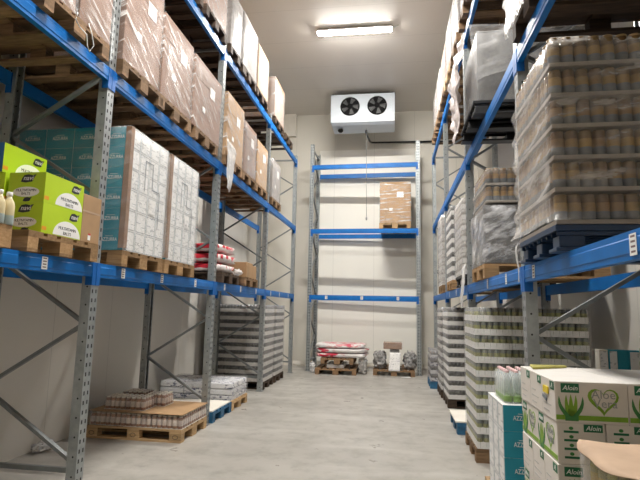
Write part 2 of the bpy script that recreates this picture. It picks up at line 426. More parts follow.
def blob(cx, cy, cz, ax, ay, az, seed, amp=.2, e=.6, nu=20, nv=12, fq=3):
    """lumpy sack: superellipsoid with noise"""
    vs = []; fs = []
    sg = lambda t, p: math.copysign(abs(t) ** p, t)
    for j in range(nv + 1):
        ph = -PI / 2 + PI * j / nv
        for i in range(nu):
            th = 2 * PI * i / nu
            x = sg(math.cos(ph), e) * sg(math.cos(th), e); y = sg(math.cos(ph), e) * sg(math.sin(th), e); z = sg(math.sin(ph), e)
            k = 1 + amp * vnoise(x * fq + 7, y * fq, z * fq, seed) + amp * .4 * vnoise(x * fq * 3, y * fq * 3, z * fq * 3, seed + 2)
            vs.append((cx + ax * x * k, cy + ay * y * k, cz + az * z * (k if z > 0 else 1)))
    for j in range(nv):
        for i in range(nu):
            a = j * nu + i; b = j * nu + (i + 1) % nu; fs.append((a, b, b + nu, a + nu))
    return MB().add(vs, fs, 0, True)

def scallop(x0, x1, y0, y1, nx, ny, seg=5):
    """outline of a close-packed block of round cans"""
    pts = []; dx = (x1 - x0) / nx; dy = (y1 - y0) / ny
    def arc(cx, cy, r1, r2, a0, a1):
        for k in range(seg): 
            a = a0 + (a1 - a0) * k / seg; pts.append((cx + r1 * math.cos(a), cy + r2 * math.sin(a)))
    rx, ry = dx / 2, dy / 2
    for i in range(nx): arc(x0 + dx * (i + .5), y0 + ry, rx, ry, PI if i == 0 else PI * 1.08, 2 * PI * .985 if i < nx - 1 else PI * 1.75)
    for j in range(ny): arc(x1 - rx, y0 + dy * (j + .5), rx, ry, -PI / 2 * .92 if j else -PI * .25, PI / 2 * .9 if j < ny - 1 else PI * .25)
    for i in range(nx - 1, -1, -1): arc(x0 + dx * (i + .5), y1 - ry, rx, ry, PI * .08 if i < nx - 1 else PI * .25, PI * .95 if i else PI * .75)
    for j in range(ny - 1, -1, -1): arc(x0 + rx, y0 + dy * (j + .5), rx, ry, PI * .6 if j < ny - 1 else PI * .75, PI * 1.4 if j else PI * 1.0)
    return pts

# ------------------------------------------------------------------ camera (calibrated on the rack lines)
F, YAW, PITCH, ROLL, CH = 492.4076, .1494, .1378, .0203, 1.5844
cy_, sy_, cp_, sp_ = math.cos(YAW), math.sin(YAW), math.cos(PITCH), math.sin(PITCH)
fw = Vector((-sy_ * cp_, cy_ * cp_, sp_)); r0 = Vector((cy_, sy_, 0)); u0 = r0.cross(fw)
rr = r0 * math.cos(ROLL) + u0 * math.sin(ROLL); uu = u0 * math.cos(ROLL) - r0 * math.sin(ROLL)
cam = bpy.data.cameras.new('camera'); cam.sensor_width = 36; cam.lens = F * 36 / 640; cam.clip_start = .02; cam.clip_end = 100
co = bpy.data.objects.new('camera', cam); COL.objects.link(co)
co.matrix_world = Matrix(((rr.x, uu.x, -fw.x, 0), (rr.y, uu.y, -fw.y, 0), (rr.z, uu.z, -fw.z, CH), (0, 0, 0, 1)))
SC.camera = co

# ------------------------------------------------------------------ the room
WL, WR, WB, WF, CZ = -3.84, 2.34, 13.87, -3.2, 7.3
struct('floor', MB().box(WL - .2, WR + .2, WF - .2, WB + .2, -.15, 0), M['floor'], 'grey polished concrete floor with scuffs and stains', 'floor')
struct('ceiling', MB().box(WL - .2, WR + .2, WF - .2, WB + .2, CZ, CZ + .15), M['ceil'], 'pale insulated panel ceiling of the cold store', 'ceiling')
struct('wall_left', MB().box(WL - .15, WL, WF - .2, WB + .2, 0, CZ), M['wall_y'], 'cream insulated panel wall behind the long rack', 'wall')
struct('wall_right', MB().box(WR, WR + .15, WF - .2, WB + .2, 0, CZ), M['wall_y'], 'cream insulated panel wall behind the rack with tray towers', 'wall')
struct('wall_back', MB().box(WL, WR, WB, WB + .15, 0, CZ), M['wall_x'], 'cream insulated panel wall at the end of the aisle', 'wall')
struct('wall_front', MB().box(WL, WR, WF - .15, WF, 0, CZ), M['wall_x'], 'cream insulated panel wall behind the viewer', 'wall')
struct('trim_1', MB().box(WL + .001, -2.86, WB - .14, WB - .001, 6.62, CZ - .001), M['sheetw'], 'pale boxed panel high in the far corner of the room', 'trim')
struct('baseboard_back', MB().prism([(0, 0), (.07, 0), (.07, .05), (.015, .12), (0, .12)], WL + .08, WR - .08, 0, lambda a, b, x: (x, WB - .001 - a, b)), M['sheetw'], 'low pale kerb along the foot of the end wall', 'baseboard')
struct('trim_2', MB().box(-2.13, .64, WB - .04, WB - .001, .13, 6.17), M['wall_p'], 'large pale panel on the end wall behind the narrow rack', 'panel')

# ------------------------------------------------------------------ racks
ZL = [1.867, 3.595, 5.336]; BH = .12
TOP = [z + BH / 2 for z in ZL]
D = 1.0
def c_profile(v0, sgn, s):
    # upright cross-section in (local x, local y); open towards the inside of the frame
    a = [(0, -.05), (0, -.036), (.010, -.030), (.010, .030), (0, .036), (0, .05), (.085, .05), (.085, .03), (.081, .03), (.081, .046), (.004, .046), (.004, .0375), (.014, .032), (.014, -.032), (.004, -.0375), (.004, -.046), (.081, -.046), (.081, -.03), (.085, -.03), (.085, -.05)]
    # flat front so that the slots read clearly
    a = [(0, -.05), (0, .05), (.085, .05), (.085, .028), (.081, .028), (.081, .046), (.004, .046), (.004, -.046), (.081, -.046), (.081, -.028), (.085, -.028), (.085, -.05)]
    pts = [(s * (p[0] * sgn), p[1]) for p in a]
    ar = sum(pts[i][0] * pts[(i + 1) % len(pts)][1] - pts[(i + 1) % len(pts)][0] * pts[i][1] for i in range(len(pts)))
    return pts if ar > 0 else pts[::-1]
_pm = {}
def rack(label, loc, rot, s, frames, H, stickers, bnodes):
    root = thing('pallet_rack', label, 'rack', loc, None, rot)
    key = (s, H)
    front = MB().prism(c_profile(0, 1, s), 0, H).mesh('upright_post', M['post'])
    rear = MB().prism(c_profile(0, -1, s), 0, H).mesh('upright_post', M['post'])
    foot = MB().box(-.07, .07, -.07, .07, 0, .006).mesh('foot_plate', M['steel'])
    fr_mesh = {}
    for i, u in enumerate(frames):
        f = obj('upright_frame', front, root, (0, u, 0)); f['label'] = 'grey steel upright with punched slots'
        obj('rear_post', rear, f, (s * D, 0, 0))
        obj('foot_plate', foot, f, (s * .04, 0, 0.0005)); obj('foot_plate', foot, f, (s * (D - .04), 0, .0005))
        xi, xo = s * .06, s * (D - .06)
        if not fr_mesh:
            L = []
            L.append(MB().bar((xi, 0, .26), (xo, 0, .26), .028, .038).mesh('brace', M['steel']))
            k = 0; z = .32
            while z + .55 < H - .05:
                a, b = (xi, xo) if k % 2 == 0 else (xo, xi)
                L.append(MB().bar((a, .0, z), (b, .0, z + .55), .028, .038, (0, 1, 0)).mesh('brace', M['steel'])); z += .55; k += 1
            L.append(MB().bar((xi, 0, H - .12), (xo, 0, H - .12), .028, .038).mesh('brace', M['steel']))
            fr_mesh['b'] = L
        for m in fr_mesh['b']: obj('brace', m, f)
    # beams: stepped box section, hooked end connectors, stickers on the front
    W = frames[1] - frames[0] - .1
    prof = [(0, -BH / 2), (.045, -BH / 2), (.045, BH / 2 - .025), (.045, BH / 2), (0, BH / 2), (0, BH / 2 - .028), (-.004, BH / 2 - .034), (-.004, -BH / 2 + .03), (0, -BH / 2 + .024)]
    def beam_mesh(side):
        pts = prof
        q = 1 if side == 0 else -1
        mm = MB(); x0 = 0 if side == 0 else s * D
        f = lambda a, b, y: (x0 + s * q * a, y, b)
        n = len(pts); mm.prism(pts if s * q < 0 else pts[::-1], 0, W, 0, f); return mm.mesh('beam', M['beam'])
    bm = [beam_mesh(0), beam_mesh(1)]
    def conn_mesh(side, end):
        q = 1 if side == 0 else -1; x0 = 0 if side == 0 else s * D
        xa, xb = sorted((x0 - s * q * .007, x0 - s * q * .001)); xc, xd = sorted((x0 - s * q * .007, x0 + s * q * .055))
        m = MB(); y = 0
        if end == 0: m.prism([(xa, -.047), (xb, -.047), (xb, .0015), (xd if s * q > 0 else xb, .0015), (xd if s * q > 0 else xb, .005), (xa, .005)] if s * q > 0 else [(xa, -.047), (xb, -.047), (xb, .005), (xc, .005), (xc, .0015), (xa, .0015)], -.13, .06)
        else: m.prism([(xa, -.005), (xd, -.005), (xd, -.0015), (xb, -.0015), (xb, .047), (xa, .047)] if s * q > 0 else [(xc, -.005), (xb, -.005), (xb, .047), (xa, .047), (xa, -.0015), (xc, -.0015)], -.13, .06)
        return m.mesh('end_connector', M['beam_d'])
    cm = {(a, b): conn_mesh(a, b) for a in (0, 1) for b in (0, 1)}
    xs = -s * .0045
    st = MB().box(min(xs, xs - s * .001), max(xs, xs - s * .001), -.03, .03, -.045, .045).mesh('label_sticker', M['sticker'])
    for i in range(len(frames) - 1):
        y = frames[i] + .05
        for l, z in enumerate(ZL):
            for side in (0, 1):
                b = obj('beam', bm[side], root, (0, y, z)); b['label'] = 'blue painted steel beam'
                obj('end_connector', cm[(side, 0)], b); obj('end_connector', cm[(side, 1)], b, (0, W, 0))
                if side == 0:
                    for uo in stickers.get((i, l), ()): obj('label_sticker', st, b, (0, uo - .05, 0))
    return root
XL, XR = -2.4818, .9663
S3 = (.42, 1.2, 2.12)
rack('tall blue and grey pallet rack of four bays holding wrapped cartons and the lime boxes', (XL, 0, 0), 0, -1,
     [3.828 - 2.8, 3.828, 6.628, 9.428, 12.228], 5.52, {(0, 0): (.42, 1.25, 2.17), (1, 0): S3, (2, 0): S3, (3, 0): S3, (2, 1): (.5,)}, None)
rack('tall blue and grey pallet rack holding the film-wrapped jar stack and tray towers', (XR, 0, 0), 0, 1,
     [3.8945 - 2.8, 3.8945, 6.6945, 9.4945, 12.2945], 5.52, {(0, 0): (.5, 1.05, 2.5), (1, 0): (.55, 1.4), (2, 0): S3}, None)
rack('narrow blue and grey pallet rack of one bay standing against the end wall', (-2.166, 12.688, 0), -PI / 2 - .0302, -1, [0, 2.8], 5.98, {(0, 0): (.45, 1.37, 2.28)}, None)

# ------------------------------------------------------------------ pallets
def make_pallet(L=1.2, W=.8, mat='wood', stamp=False):
    """long side along x; origin at the centre of its foot"""
    root = thing('wooden_pallet', 'pallet', 'pallet', (0, 0, 0))
    m = M[mat]; d = MB()
    n = 5 if W < .9 else 6; ws = [.145, .1, .145, .1, .145] if n == 5 else [.14, .11, .14, .14, .11, .14]
    gap = (W - sum(ws)) / (n - 1); y = -W / 2
    for w in ws: d.box(-L / 2, L / 2, y, y + w, .122, .144); y += w + gap
    for x in (-L / 2, -.0725, L / 2 - .145): d.box(x, x + .145, -W / 2, W / 2, .100, .1215)
    part('deck', d, m, root)
    bl = {}
    for i, x in enumerate((-L / 2, -.0725, L / 2 - .145)):
        for j, yy in enumerate((-W / 2, -.0725, W / 2 - .1)):
            w = .145 if j == 1 else .1
            if (w,) not in bl: bl[(w,)] = MB().box(0, .145, 0, w, .022, .0998).mesh('block', m)
            b = obj('block', bl[(w,)], root, (x, yy, 0))
            if stamp and j == 0:
                mb = MB(); o = ellipse(.0725, .061, .035, .024, 18); q = ellipse(.0725, .061, .030, .019, 18)
                for k in range(18):
                    kk = (k + 1) % 18; mb.prism([o[k], o[kk], q[kk], q[k]], .0003, .0012, 0, fr_negy(0, 0, 0))
                part('burnt_stamp', mb, M['ink'], b)
    bb = None
    for yy, w in ((-W / 2, .1), (-.0725, .145), (W / 2 - .1, .1)):
        part('bottom_board', MB().box(-L / 2, L / 2, yy, yy + w, 0, .0218), m, root)
    return root
PAL = {}
FRL = [3.828 + 2.8 * i for i in range(-1, 4)]; FRR = [3.8945 + 2.8 * i for i in range(-1, 4)]
def bay(cx, y0, y1):
    fr = FRL if cx < -2 else FRR if cx > .5 else None
    if not fr: return 0
    for a, b in zip(fr, fr[1:]):
        if a < (y0 + y1) / 2 < b: return max(0, a + .073 - y0) + min(0, b - .073 - y1)
    return 0
def pallet(cx, cy, z, label, mat='wood', rot=0.0, L=1.2, W=.8, group=None, stamp=False, dz=0.0008):
    if not rot: cy += bay(cx, cy - W / 2, cy + W / 2)
    k = (mat, L, W, stamp)
    if k in PAL: o = copy_tree(PAL[k])
    else: o = PAL[k] = make_pallet(L, W, mat, stamp)
    o.location = (cx, cy, z + dz); o.rotation_euler = (0, 0, rot); o['label'] = label
    if group: o['group'] = group
    if mat in ('blue',): o.name = 'blue_pallet'
    return o
def plastic_pallet(cx, cy, z, label, mat, L=1.2, W=.8):
    root = thing('plastic_pallet', label, 'pallet', (cx, cy, z + .0008))
    d = MB(); d.box(-L / 2, L / 2, -W / 2, W / 2, .115, .15)
    for k in range(9): 
        y = -W / 2 + .02 + (W - .04) * k / 8; d.box(-L / 2 + .01, L / 2 - .01, y - .008, y + .008, .09, .1148)
    part('deck', d, M[mat], root, bevel=.004)
    for x in (-L / 2, -.09, L / 2 - .18):
        for y in (-W / 2, -.07, W / 2 - .14):
            part('foot', MB().prism([(x + .02, y + .012), (x + .16, y + .012), (x + .16, y + .128), (x + .02, y + .128)], .022, .0898), M[mat], root, bevel=.006)
    for y in (-W / 2, -.07, W / 2 - .14): part('runner', MB().box(-L / 2, L / 2, y, y + .14, 0, .0215), M[mat], root, bevel=.004)
    return root

XLc = -2.43 - .6; XRc = .92 + .6          # pallet centres across the racks
PT = .1455                                 # top of a pallet above its foot

# ------------------------------------------------------------------ wrapped one-piece cartons
def big_carton(label, x0, x1, y0, y1, z0, z1, mat='card_p', fm='film', seed=1, face='+x', lab=True, amp=.006, name='wrapped_carton', step=.13, seam=True, strip=False):
    root = thing(name, label, 'box', ((x0 + x1) / 2, (y0 + y1) / 2, z0))
    b = MB().box(x0, x1, y0, y1, z0, z1)
    part('carton', b, M[mat], root, bevel=.006, root=root)
    cxm = (x0 + x1) / 2
    if seam:   # the lid's edge and the closing tape
        zt = z0 + (z1 - z0) * .72
        t = MB()
        for (a0, a1, b0, b1) in ((x1, x1 + .0035, y0, y1), (x0 - .0035, x0, y0, y1), (x0, x1, y0 - .0035, y0), (x0, x1, y1, y1 + .0035)):
            t.box(a0, a1, b0, b1, zt, z1)
        part('lid', MB().add(t.v, t.f), M[mat], root, root=root)
    w = (y1 - y0) if face == '+x' or face == '-x' else (x1 - x0)
    if lab:
        zz = z0 + (z1 - z0) * .62
        if face == '+x': fr = fr_posx(x1 + .004, y0 + w * .55, zz)
        elif face == '-x': fr = fr_negx(x0 - .004, y1 - w * .55, zz)
        else: fr = fr_negy(x0 + w * .55, y0 - .004, zz)
        part('paper_label', decal(rect(0, .17, 0, .15), fr), M['paper'], root, root=root)
        fr2 = (fr_posx(x1 + .004, y0 + w * .3, z0 + (z1 - z0) * .3) if face == '+x' else fr_negx(x0 - .004, y1 - w * .3, z0 + (z1 - z0) * .3) if face == '-x' else fr_negy(x0 + w * .3, y0 - .004, z0 + (z1 - z0) * .3))
        part('paper_label', decal(rect(0, .09, 0, .07), fr2), M['paper'], root, root=root)
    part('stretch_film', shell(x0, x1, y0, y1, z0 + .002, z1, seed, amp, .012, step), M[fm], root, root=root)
    return root

# left rack, second shelf
z = TOP[1]
rows = [  # y0, y1, top, carton, label, pallet label
    (2.58, 3.225, 5.0, 'card_p', 'brown carton in clear film at the front end of the long rack, second shelf', None),
    (3.275, 3.70, 4.9, 'card_p', 'brown carton in clear film on the second shelf just before the first upright', None),
    (3.91, 4.60, 4.90, 'card_p', 'tall brown wrapped carton on the second shelf just past the first upright', 'wooden pallet under the tall brown carton past the first upright, second shelf'),
    (4.66, 5.42, 4.74, 'card_p', 'shiny wrapped brown carton in the middle of its bay, above the two white carton stacks', 'wooden pallet under the shiny carton above the white carton stacks'),
    (5.50, 6.44, 4.72, 'card_p', 'wide wrapped brown carton on the second shelf ending at the second upright', 'wooden pallet under the wide carton ending at the second upright, second shelf'),
    (6.72, 7.52, 4.78, 'card_t', 'wrapped brown carton with loose hanging film, just past the second upright on the second shelf', 'wooden pallet with torn film hanging below it, second shelf past the second upright'),
    (7.60, 8.28, 4.67, 'card_p', 'pale wrapped carton between the loose-film carton and the labelled tan one', 'wooden pallet under the pale wrapped carton, second shelf, third bay'),
    (8.38, 9.10, 4.62, 'card_t', 'tan carton with a white paper label, before the third upright on the second shelf', 'wooden pallet under the tan labelled carton before the third upright, second shelf'),
    (9.55, 10.22, 4.62, 'card_w', 'whitish wrapped carton past the third upright, last on the second shelf of the long rack', 'wooden pallet under the last whitish carton, second shelf of the long rack')]
L2C = []
for i, (a, b, t, m, lb, pl) in enumerate(rows):
    L2C.append(None); o = L2C[i] = big_carton(lb, XLc - .56, -2.445, a, b, z + PT, t, m, 'film' if i not in (6, 8) else 'film_w', 20 + i)
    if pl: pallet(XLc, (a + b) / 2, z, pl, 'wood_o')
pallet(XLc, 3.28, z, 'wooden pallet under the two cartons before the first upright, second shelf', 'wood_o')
# hanging tail of film below the fourth pallet and a loose strap at the first one
part('film_tail', sheet([(-2.395, 6.70, 3.30), (-2.395, 6.88, 3.26), (-2.390, 7.02, 3.95), (-2.395, 6.60, 4.0)], 8, 14, 3, .018), M['film_c'], L2C[5], root=L2C[5], label='torn tail of clear film')
part('white_string', MB().tube([(-2.403, 3.20, 3.80), (-2.385, 3.16, 3.72), (-2.395, 3.22, 3.70), (-2.385, 3.3, 3.68), (-2.385, 3.32, 3.60), (-2.39, 3.36, 3.57), (-2.385, 3.40, 3.64), (-2.40, 3.38, 3.74), (-2.405, 3.34, 3.80)], .0045), M['whitet'], L2C[1], root=L2C[1], label='loop of white string')

# left rack, third shelf
z = TOP[2]
rows = [
    (4.78, 5.62, 6.55, 'card_w', 'film', 'wrapped white carton, first of the top shelf past the first upright of the long rack', 'wooden pallet under the first white top-shelf carton of the long rack'),
    (5.72, 6.50, 6.42, 'card_p', 'film', 'wrapped brown carton on the top shelf just before the second upright', 'wooden pallet under the brown carton before the second upright, top shelf'),
    (6.70, 7.22, 6.42, 'card_w', 'film_w', 'white wrapped carton on the top shelf just past the second upright', 'wooden pallet under the white carton past the second upright, top shelf'),
    (7.30, 8.12, 6.45, 'card_w', 'film_w', 'greyish wrapped carton, second past the second upright on the top shelf', 'wooden pallet under the greyish carton, top shelf of the long rack'),
    (8.22, 8.94, 6.40, 'card_t', 'film_l', 'plain tan carton with a paper label on the top shelf before the third upright', 'wooden pallet under the plain tan carton, top shelf of the long rack'),
    (9.55, 10.4, 6.40, 'card', 'film_w', 'last carton of the top shelf, brown end and white film, next to the end wall', 'wooden pallet under the last top-shelf carton by the end wall')]
for i, (a, b, t, m, fm, lb, pl) in enumerate(rows):
    big_carton(lb, XLc - .56, -2.445, a, b, z + PT, t, m, fm, 40 + i)
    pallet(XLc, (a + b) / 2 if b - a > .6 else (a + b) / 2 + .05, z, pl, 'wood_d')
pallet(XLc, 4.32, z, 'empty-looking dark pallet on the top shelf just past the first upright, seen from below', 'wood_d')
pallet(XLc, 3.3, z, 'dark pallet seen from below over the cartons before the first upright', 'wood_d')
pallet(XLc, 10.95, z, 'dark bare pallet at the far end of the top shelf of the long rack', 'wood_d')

# ------------------------------------------------------------------ AZZURRA cartons
CW, CD, CHh = .2925, .195, .1955        # along x (teal face), along y, height
AZ = {}
def azz_meshes(w, d, h):
    k = (w, d, h)
    if k in AZ: return AZ[k]
    b = MB().box(0, w - .003, 0, d - .003, 0, h - .0015); b.mi = [1, 1, 0, 1, 0, 1]       # teal ends face -y / +y
    body = b.mesh('water_carton', [M['teal'], M['whitec']])
    # print on the long sides: drawn outlines
    wl = .004; lines = {}
    for side in (0, 1):
        g = MB()
        fr = fr_posx(w - .003, 0, 0) if side == 0 else fr_negx(0, d - .003, 0)
        for (u0, u1, v0, v1) in ((.012, d - .015, .006, .006 + wl), (.012, d - .015, h - .014, h - .014 + wl), (.012, .012 + wl, .01, h - .012), (d - .018, d - .018 + wl, .01, h - .012), (.013, d * .45, h * .48, h * .48 + wl), (d * .55, d - .015, h * .3, h * .3 + wl)):
            decal(rect(u0, u1, v0, v1), fr, .0008, g)
        lines[side] = g.mesh('printed_outline', M['greyt'])
    t = textmesh('AZZURRA', h * .25, M['whitet'], .0005)
    AZ[k] = (body, lines, t); return AZ[k]
def azz(parent, loc, w=CW, d=CD, h=CHh, front=True, side=1):
    body, lines, t = azz_meshes(w, d, h)
    o = obj('water_carton', body, parent, loc) if parent is not None else bpy.data.objects.new('water_carton', body)
    if parent is None: COL.objects.link(o); o.location = loc
    if side: obj('printed_outline', lines[0 if side > 0 else 1], o)
    if front:
        obj('lettering', t, o, (w * .5, -.0006, h * .5), ROT['-y']).scale = (.72, 1, 1)
        bar = MB().prism(rect(w * .36, w * .64, h * .66, h * .675), .0002, .001, 0, fr_negy(0, 0, 0))
        part('fine_print', bar, M['whitet'], o)
    return o
z = TOP[0]
def azz_load(label, y0, seed, pl, frontface):
    root = thing('wrapped_carton_stack', label, 'carton stack', (-2.43 - .585, y0 + .39, z + PT))
    n = 0
    for k in range(6):
        for i in range(4):
            for j in range(4):
                if not (j == 0 or i == 3 or k == 5): continue
                azz(root, (-.585 + i * CW, -.39 + j * CD, k * CHh), front=(j == 0 and frontface), side=(i == 3)); n += 1
    core = MB().box(-.58, .585 - CW - .004, -.39 + CD, .388, 0, 5 * CHh - .004)
    part('inner_cartons', core, M['whitec'], root)
    x0, x1, ya, yb = -.585, .585, -.39, .39
    part('corner_board', MB().prism([(x1 + .001, ya - .006), (x1 + .006, ya - .006), (x1 + .006, ya + .05), (x1 + .001, ya + .05)], .02, 6 * CHh), M['card'], root, label='brown cardboard edge board')
    part('corner_board', MB().box(x1 - .05, x1 + .0005, ya - .006, ya - .0012, .02, 6 * CHh), M['card'], root, label='brown cardboard edge board')
    part('paper_label', decal(rect(.42, .53, .42, .55), fr_posx(x1 + .002, ya, 0)), M['paper'], root)
    for (u0, u1, v0, v1) in ((.30, .31, .62, .92), (.30, .46, .92, .93), (.45, .46, .66, .92), (.46, .62, .66, .67), (.61, .62, .3, .66)):
        part('printed_panel', decal(rect(u0, u1, v0, v1), fr_posx(x1 + .0015, ya, 0)), M['greyt'], root)
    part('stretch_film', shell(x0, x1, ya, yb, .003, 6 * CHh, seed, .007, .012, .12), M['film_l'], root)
    pallet(XLc, y0 + .39, z, pl, 'wood_m')
azz_load('film-wrapped stack of teal and white cartons on the first shelf beside the lime boxes', 4.13, 61, 'wooden pallet under the teal and white carton stack beside the lime boxes', True)
azz_load('film-wrapped stack of white water cartons on the first shelf beside the red sacks', 4.98, 62, 'wooden pallet under the white carton stack next to the red and white sacks', False)

# ------------------------------------------------------------------ lime green boxes, carton and bottles (first shelf, front bay)
pallet(XLc, 3.385, z, 'wooden pallet carrying the lime boxes and the small brown carton', 'wood_m')
pallet(XLc, 2.41, z, 'wooden pallet carrying the cream bottles at the front end of the first shelf', 'wood_m')
GW, GD, GH = .29, .44, .218
def leaf(cu, cv, a, b):
    return [(cu - a, cv - b * .75), (cu - a * .35, cv - b * .95), (cu + a * .55, cv - b * .75), (cu + a * .8, cv + b * .25), (cu + a * 1.05, cv + b * .95), (cu + a * .55, cv + b * .7), (cu, cv + b * .95), (cu - a * .6, cv + b * .75), (cu - a * .85, cv + b * .1)]
LIME = {}
def lime_box(label, x0, y0, z0, blue_end=False, dx=0):
    o = obj('lime_carton', None) if False else None
    key = blue_end
    if key not in LIME:
        w, d, h = GW, GD, GH
        b = MB().box(0, w, 0, d, 0, h - .001)
        b.mi = [0, 0, 1 if blue_end else 0, 0, 0, 0]
        parts = []
        parts.append(('oval_panel', decal(ellipse(d * .63, .008, d * .355, h * .52, 20, 0, PI), fr_posx(w, 0, 0)).mesh('oval_panel', M['whitet'])))
        parts.append(('leaf_logo', decal(leaf(d * .79, h * .76, .058, .034), fr_posx(w, 0, 0)).mesh('leaf_logo', M['ink'])))
        parts.append(('orange_flash', decal(rect(.004, .05, h * .10, h * .22), fr_posx(w, 0, 0)).mesh('orange_flash', M['orange'])))
        if not blue_end:
            parts.append(('oval_panel', decal(ellipse(w * .5, h * .34, w * .36, h * .17), fr_negy(0, 0, 0)).mesh('oval_panel', M['whitet'])))
            parts.append(('leaf_logo', decal(leaf(w * .53, h * .79, .058, .032), fr_negy(0, 0, 0)).mesh('leaf_logo', M['ink'])))
            parts.append(('leaf_logo', decal(leaf(w * .55, h * .09, .034, .017), fr_negy(0, 0, 0)).mesh('leaf_logo', M['ink'])))
        LIME[key] = (b.mesh('lime_carton', [M['lime'], M['royal']]), parts)
    body, parts = LIME[key]; w, d, h = GW, GD, GH
    o = obj('lime_carton', body, None, (x0, y0, z0)); tag(o, label, 'box')
    for nm, me in parts: obj(nm, me, o)
    obj('lettering', textmesh('MULTIVITAMIN', h * .15, M['ink'], space=.9), o, (w + .0016, d * .63, h * .29), ROT['+x'])
    obj('lettering', textmesh('BALTS', h * .15, M['ink']), o, (w + .0016, d * .63, h * .13), ROT['+x'])
    obj('lettering', textmesh('navi', .05, M['whitet'], shear=.2), o, (w + .0016, d * .79, h * .765), ROT['+x'])
    if not blue_end:
        obj('lettering', textmesh('navi', .05, M['whitet'], shear=.2), o, (w * .53, -.0016, h * .80), ROT['-y'])
        obj('lettering', textmesh('MULTIVITAMIN', .026, M['ink'], space=.9), o, (w * .5, -.0016, h * .39), ROT['-y'])
        obj('lettering', textmesh('BALTS', .026, M['ink']), o, (w * .5, -.0016, h * .28), ROT['-y'])
    return o
zb = z + PT + .0005
lime_box('lower lime green box at the aisle edge, beside the small brown carton', -2.735, 3.087, zb)
lime_box('upper lime green box at the aisle edge, stacked on an identical one', -2.735, 3.085, zb + GH)
lime_box('lower lime green box behind the cream bottles, set back from the aisle edge', -3.045, 3.07, zb)
lime_box('upper lime green box set back from the edge, under the blue-ended box', -3.045, 3.07, zb + GH)
lime_box('topmost lime green box with a blue end, raised above the other lime boxes', -3.06, 3.05, zb + 2 * GH, True)
o = thing('cardboard_carton', 'small plain brown carton standing between the lime boxes and the first upright', 'box', (-2.61, 3.66, zb))
part('carton', MB().box(-2.775, -2.445, 3.53, 3.775, zb, zb + .385), M['card_t'], o, root=o, bevel=.004)
part('packing_tape', decal(rect(0, .245, .24, .255), fr_posx(-2.445, 3.53, zb)), M['kraft'], o, root=o)
part('white_label', decal(rect(.09, .125, .02, .06), fr_posx(-2.445, 3.53, zb)), M['whitet'], o, root=o)
part('red_mark', decal(rect(.095, .125, .06, .075), fr_posx(-2.445, 3.53, zb)), M['red'], o, root=o)
part('white_label', decal(rect(.22, .30, .10, .22), fr_negy(-2.775, 3.53, zb)), M['paper'], o, root=o)
mb = MB().lathe([(.033, 0), (.036, .006), (.036, .125), (.030, .15), (.015, .178), (.0145, .19)], 16); bmilk = mb.mesh('cream_bottle', M['milk'])
bcap = MB().lathe([(.017, 0), (.018, .003), (.018, .02), (.016, .024)], 14).mesh('cap', M['whitet'])
bsh = None
nm = ['cream bottle at the outer corner of the bottle group, front end of the first shelf', 'cream bottle second along the shelf edge at the front end of the first shelf', 'cream bottle third along the shelf edge, next to the lime boxes']
k = 0
for j in range(4):
    for i in range(3):
        o = obj('cream_bottle', bmilk, None, (-2.452 - i * .078, 2.55 + j * .078, zb)); k += 1
        tag(o, 'cream bottle with white cap in the %s row of bottles, %s' % (('aisle-side', 'middle', 'inner')[i], ('first from the front end', 'second from the front end', 'third from the front end', 'beside the lime boxes')[j]), 'bottle', 'cream bottles on the first shelf')
        obj('cap', bcap, o, (0, 0, .19))

# ------------------------------------------------------------------ sacks and tan block, first shelf further along
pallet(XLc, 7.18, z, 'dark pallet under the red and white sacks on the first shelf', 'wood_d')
sm = blob(0, 0, 0, .55, .37, .066, 5, .04, .35, 28, 12); sm = sm.mesh('paper_sack', M['sack'])
for k in range(3):
    o = obj('paper_sack', sm, None, (-3.01 + (.0, .012, -.01)[k], 7.16, z + PT + .070 + k * .146), (0, 0, (0, .02, -.02)[k]))
    tag(o, '%s red and white sack of the pile past the second upright, first shelf' % ('lowest', 'middle', 'topmost')[k], 'sack', 'red and white sacks')
tag(part('film_scrap', blob(-2.50, 7.70, z + PT + .06, .06, .12, .05, 9, .4, .8), M['film_c'], None), 'scrap of crumpled white film beside the red and white sacks', 'plastic film')
pallet(XLc, 8.28, z, 'wooden pallet under the low tan block past the red and white sacks', 'wood_o')
o = thing('tan_carton', 'low tan carton block past the red and white sacks, first shelf', 'box', (-2.95, 8.3, z + PT))
part('carton', MB().box(-3.55, -2.44, 8.0, 8.36, z + PT, z + PT + .26), M['card_t'], o, root=o, bevel=.01)
part('carton', MB().box(-3.55, -2.46, 8.365, 8.67, z + PT, z + PT + .235), M['card_t'], o, root=o, bevel=.01)

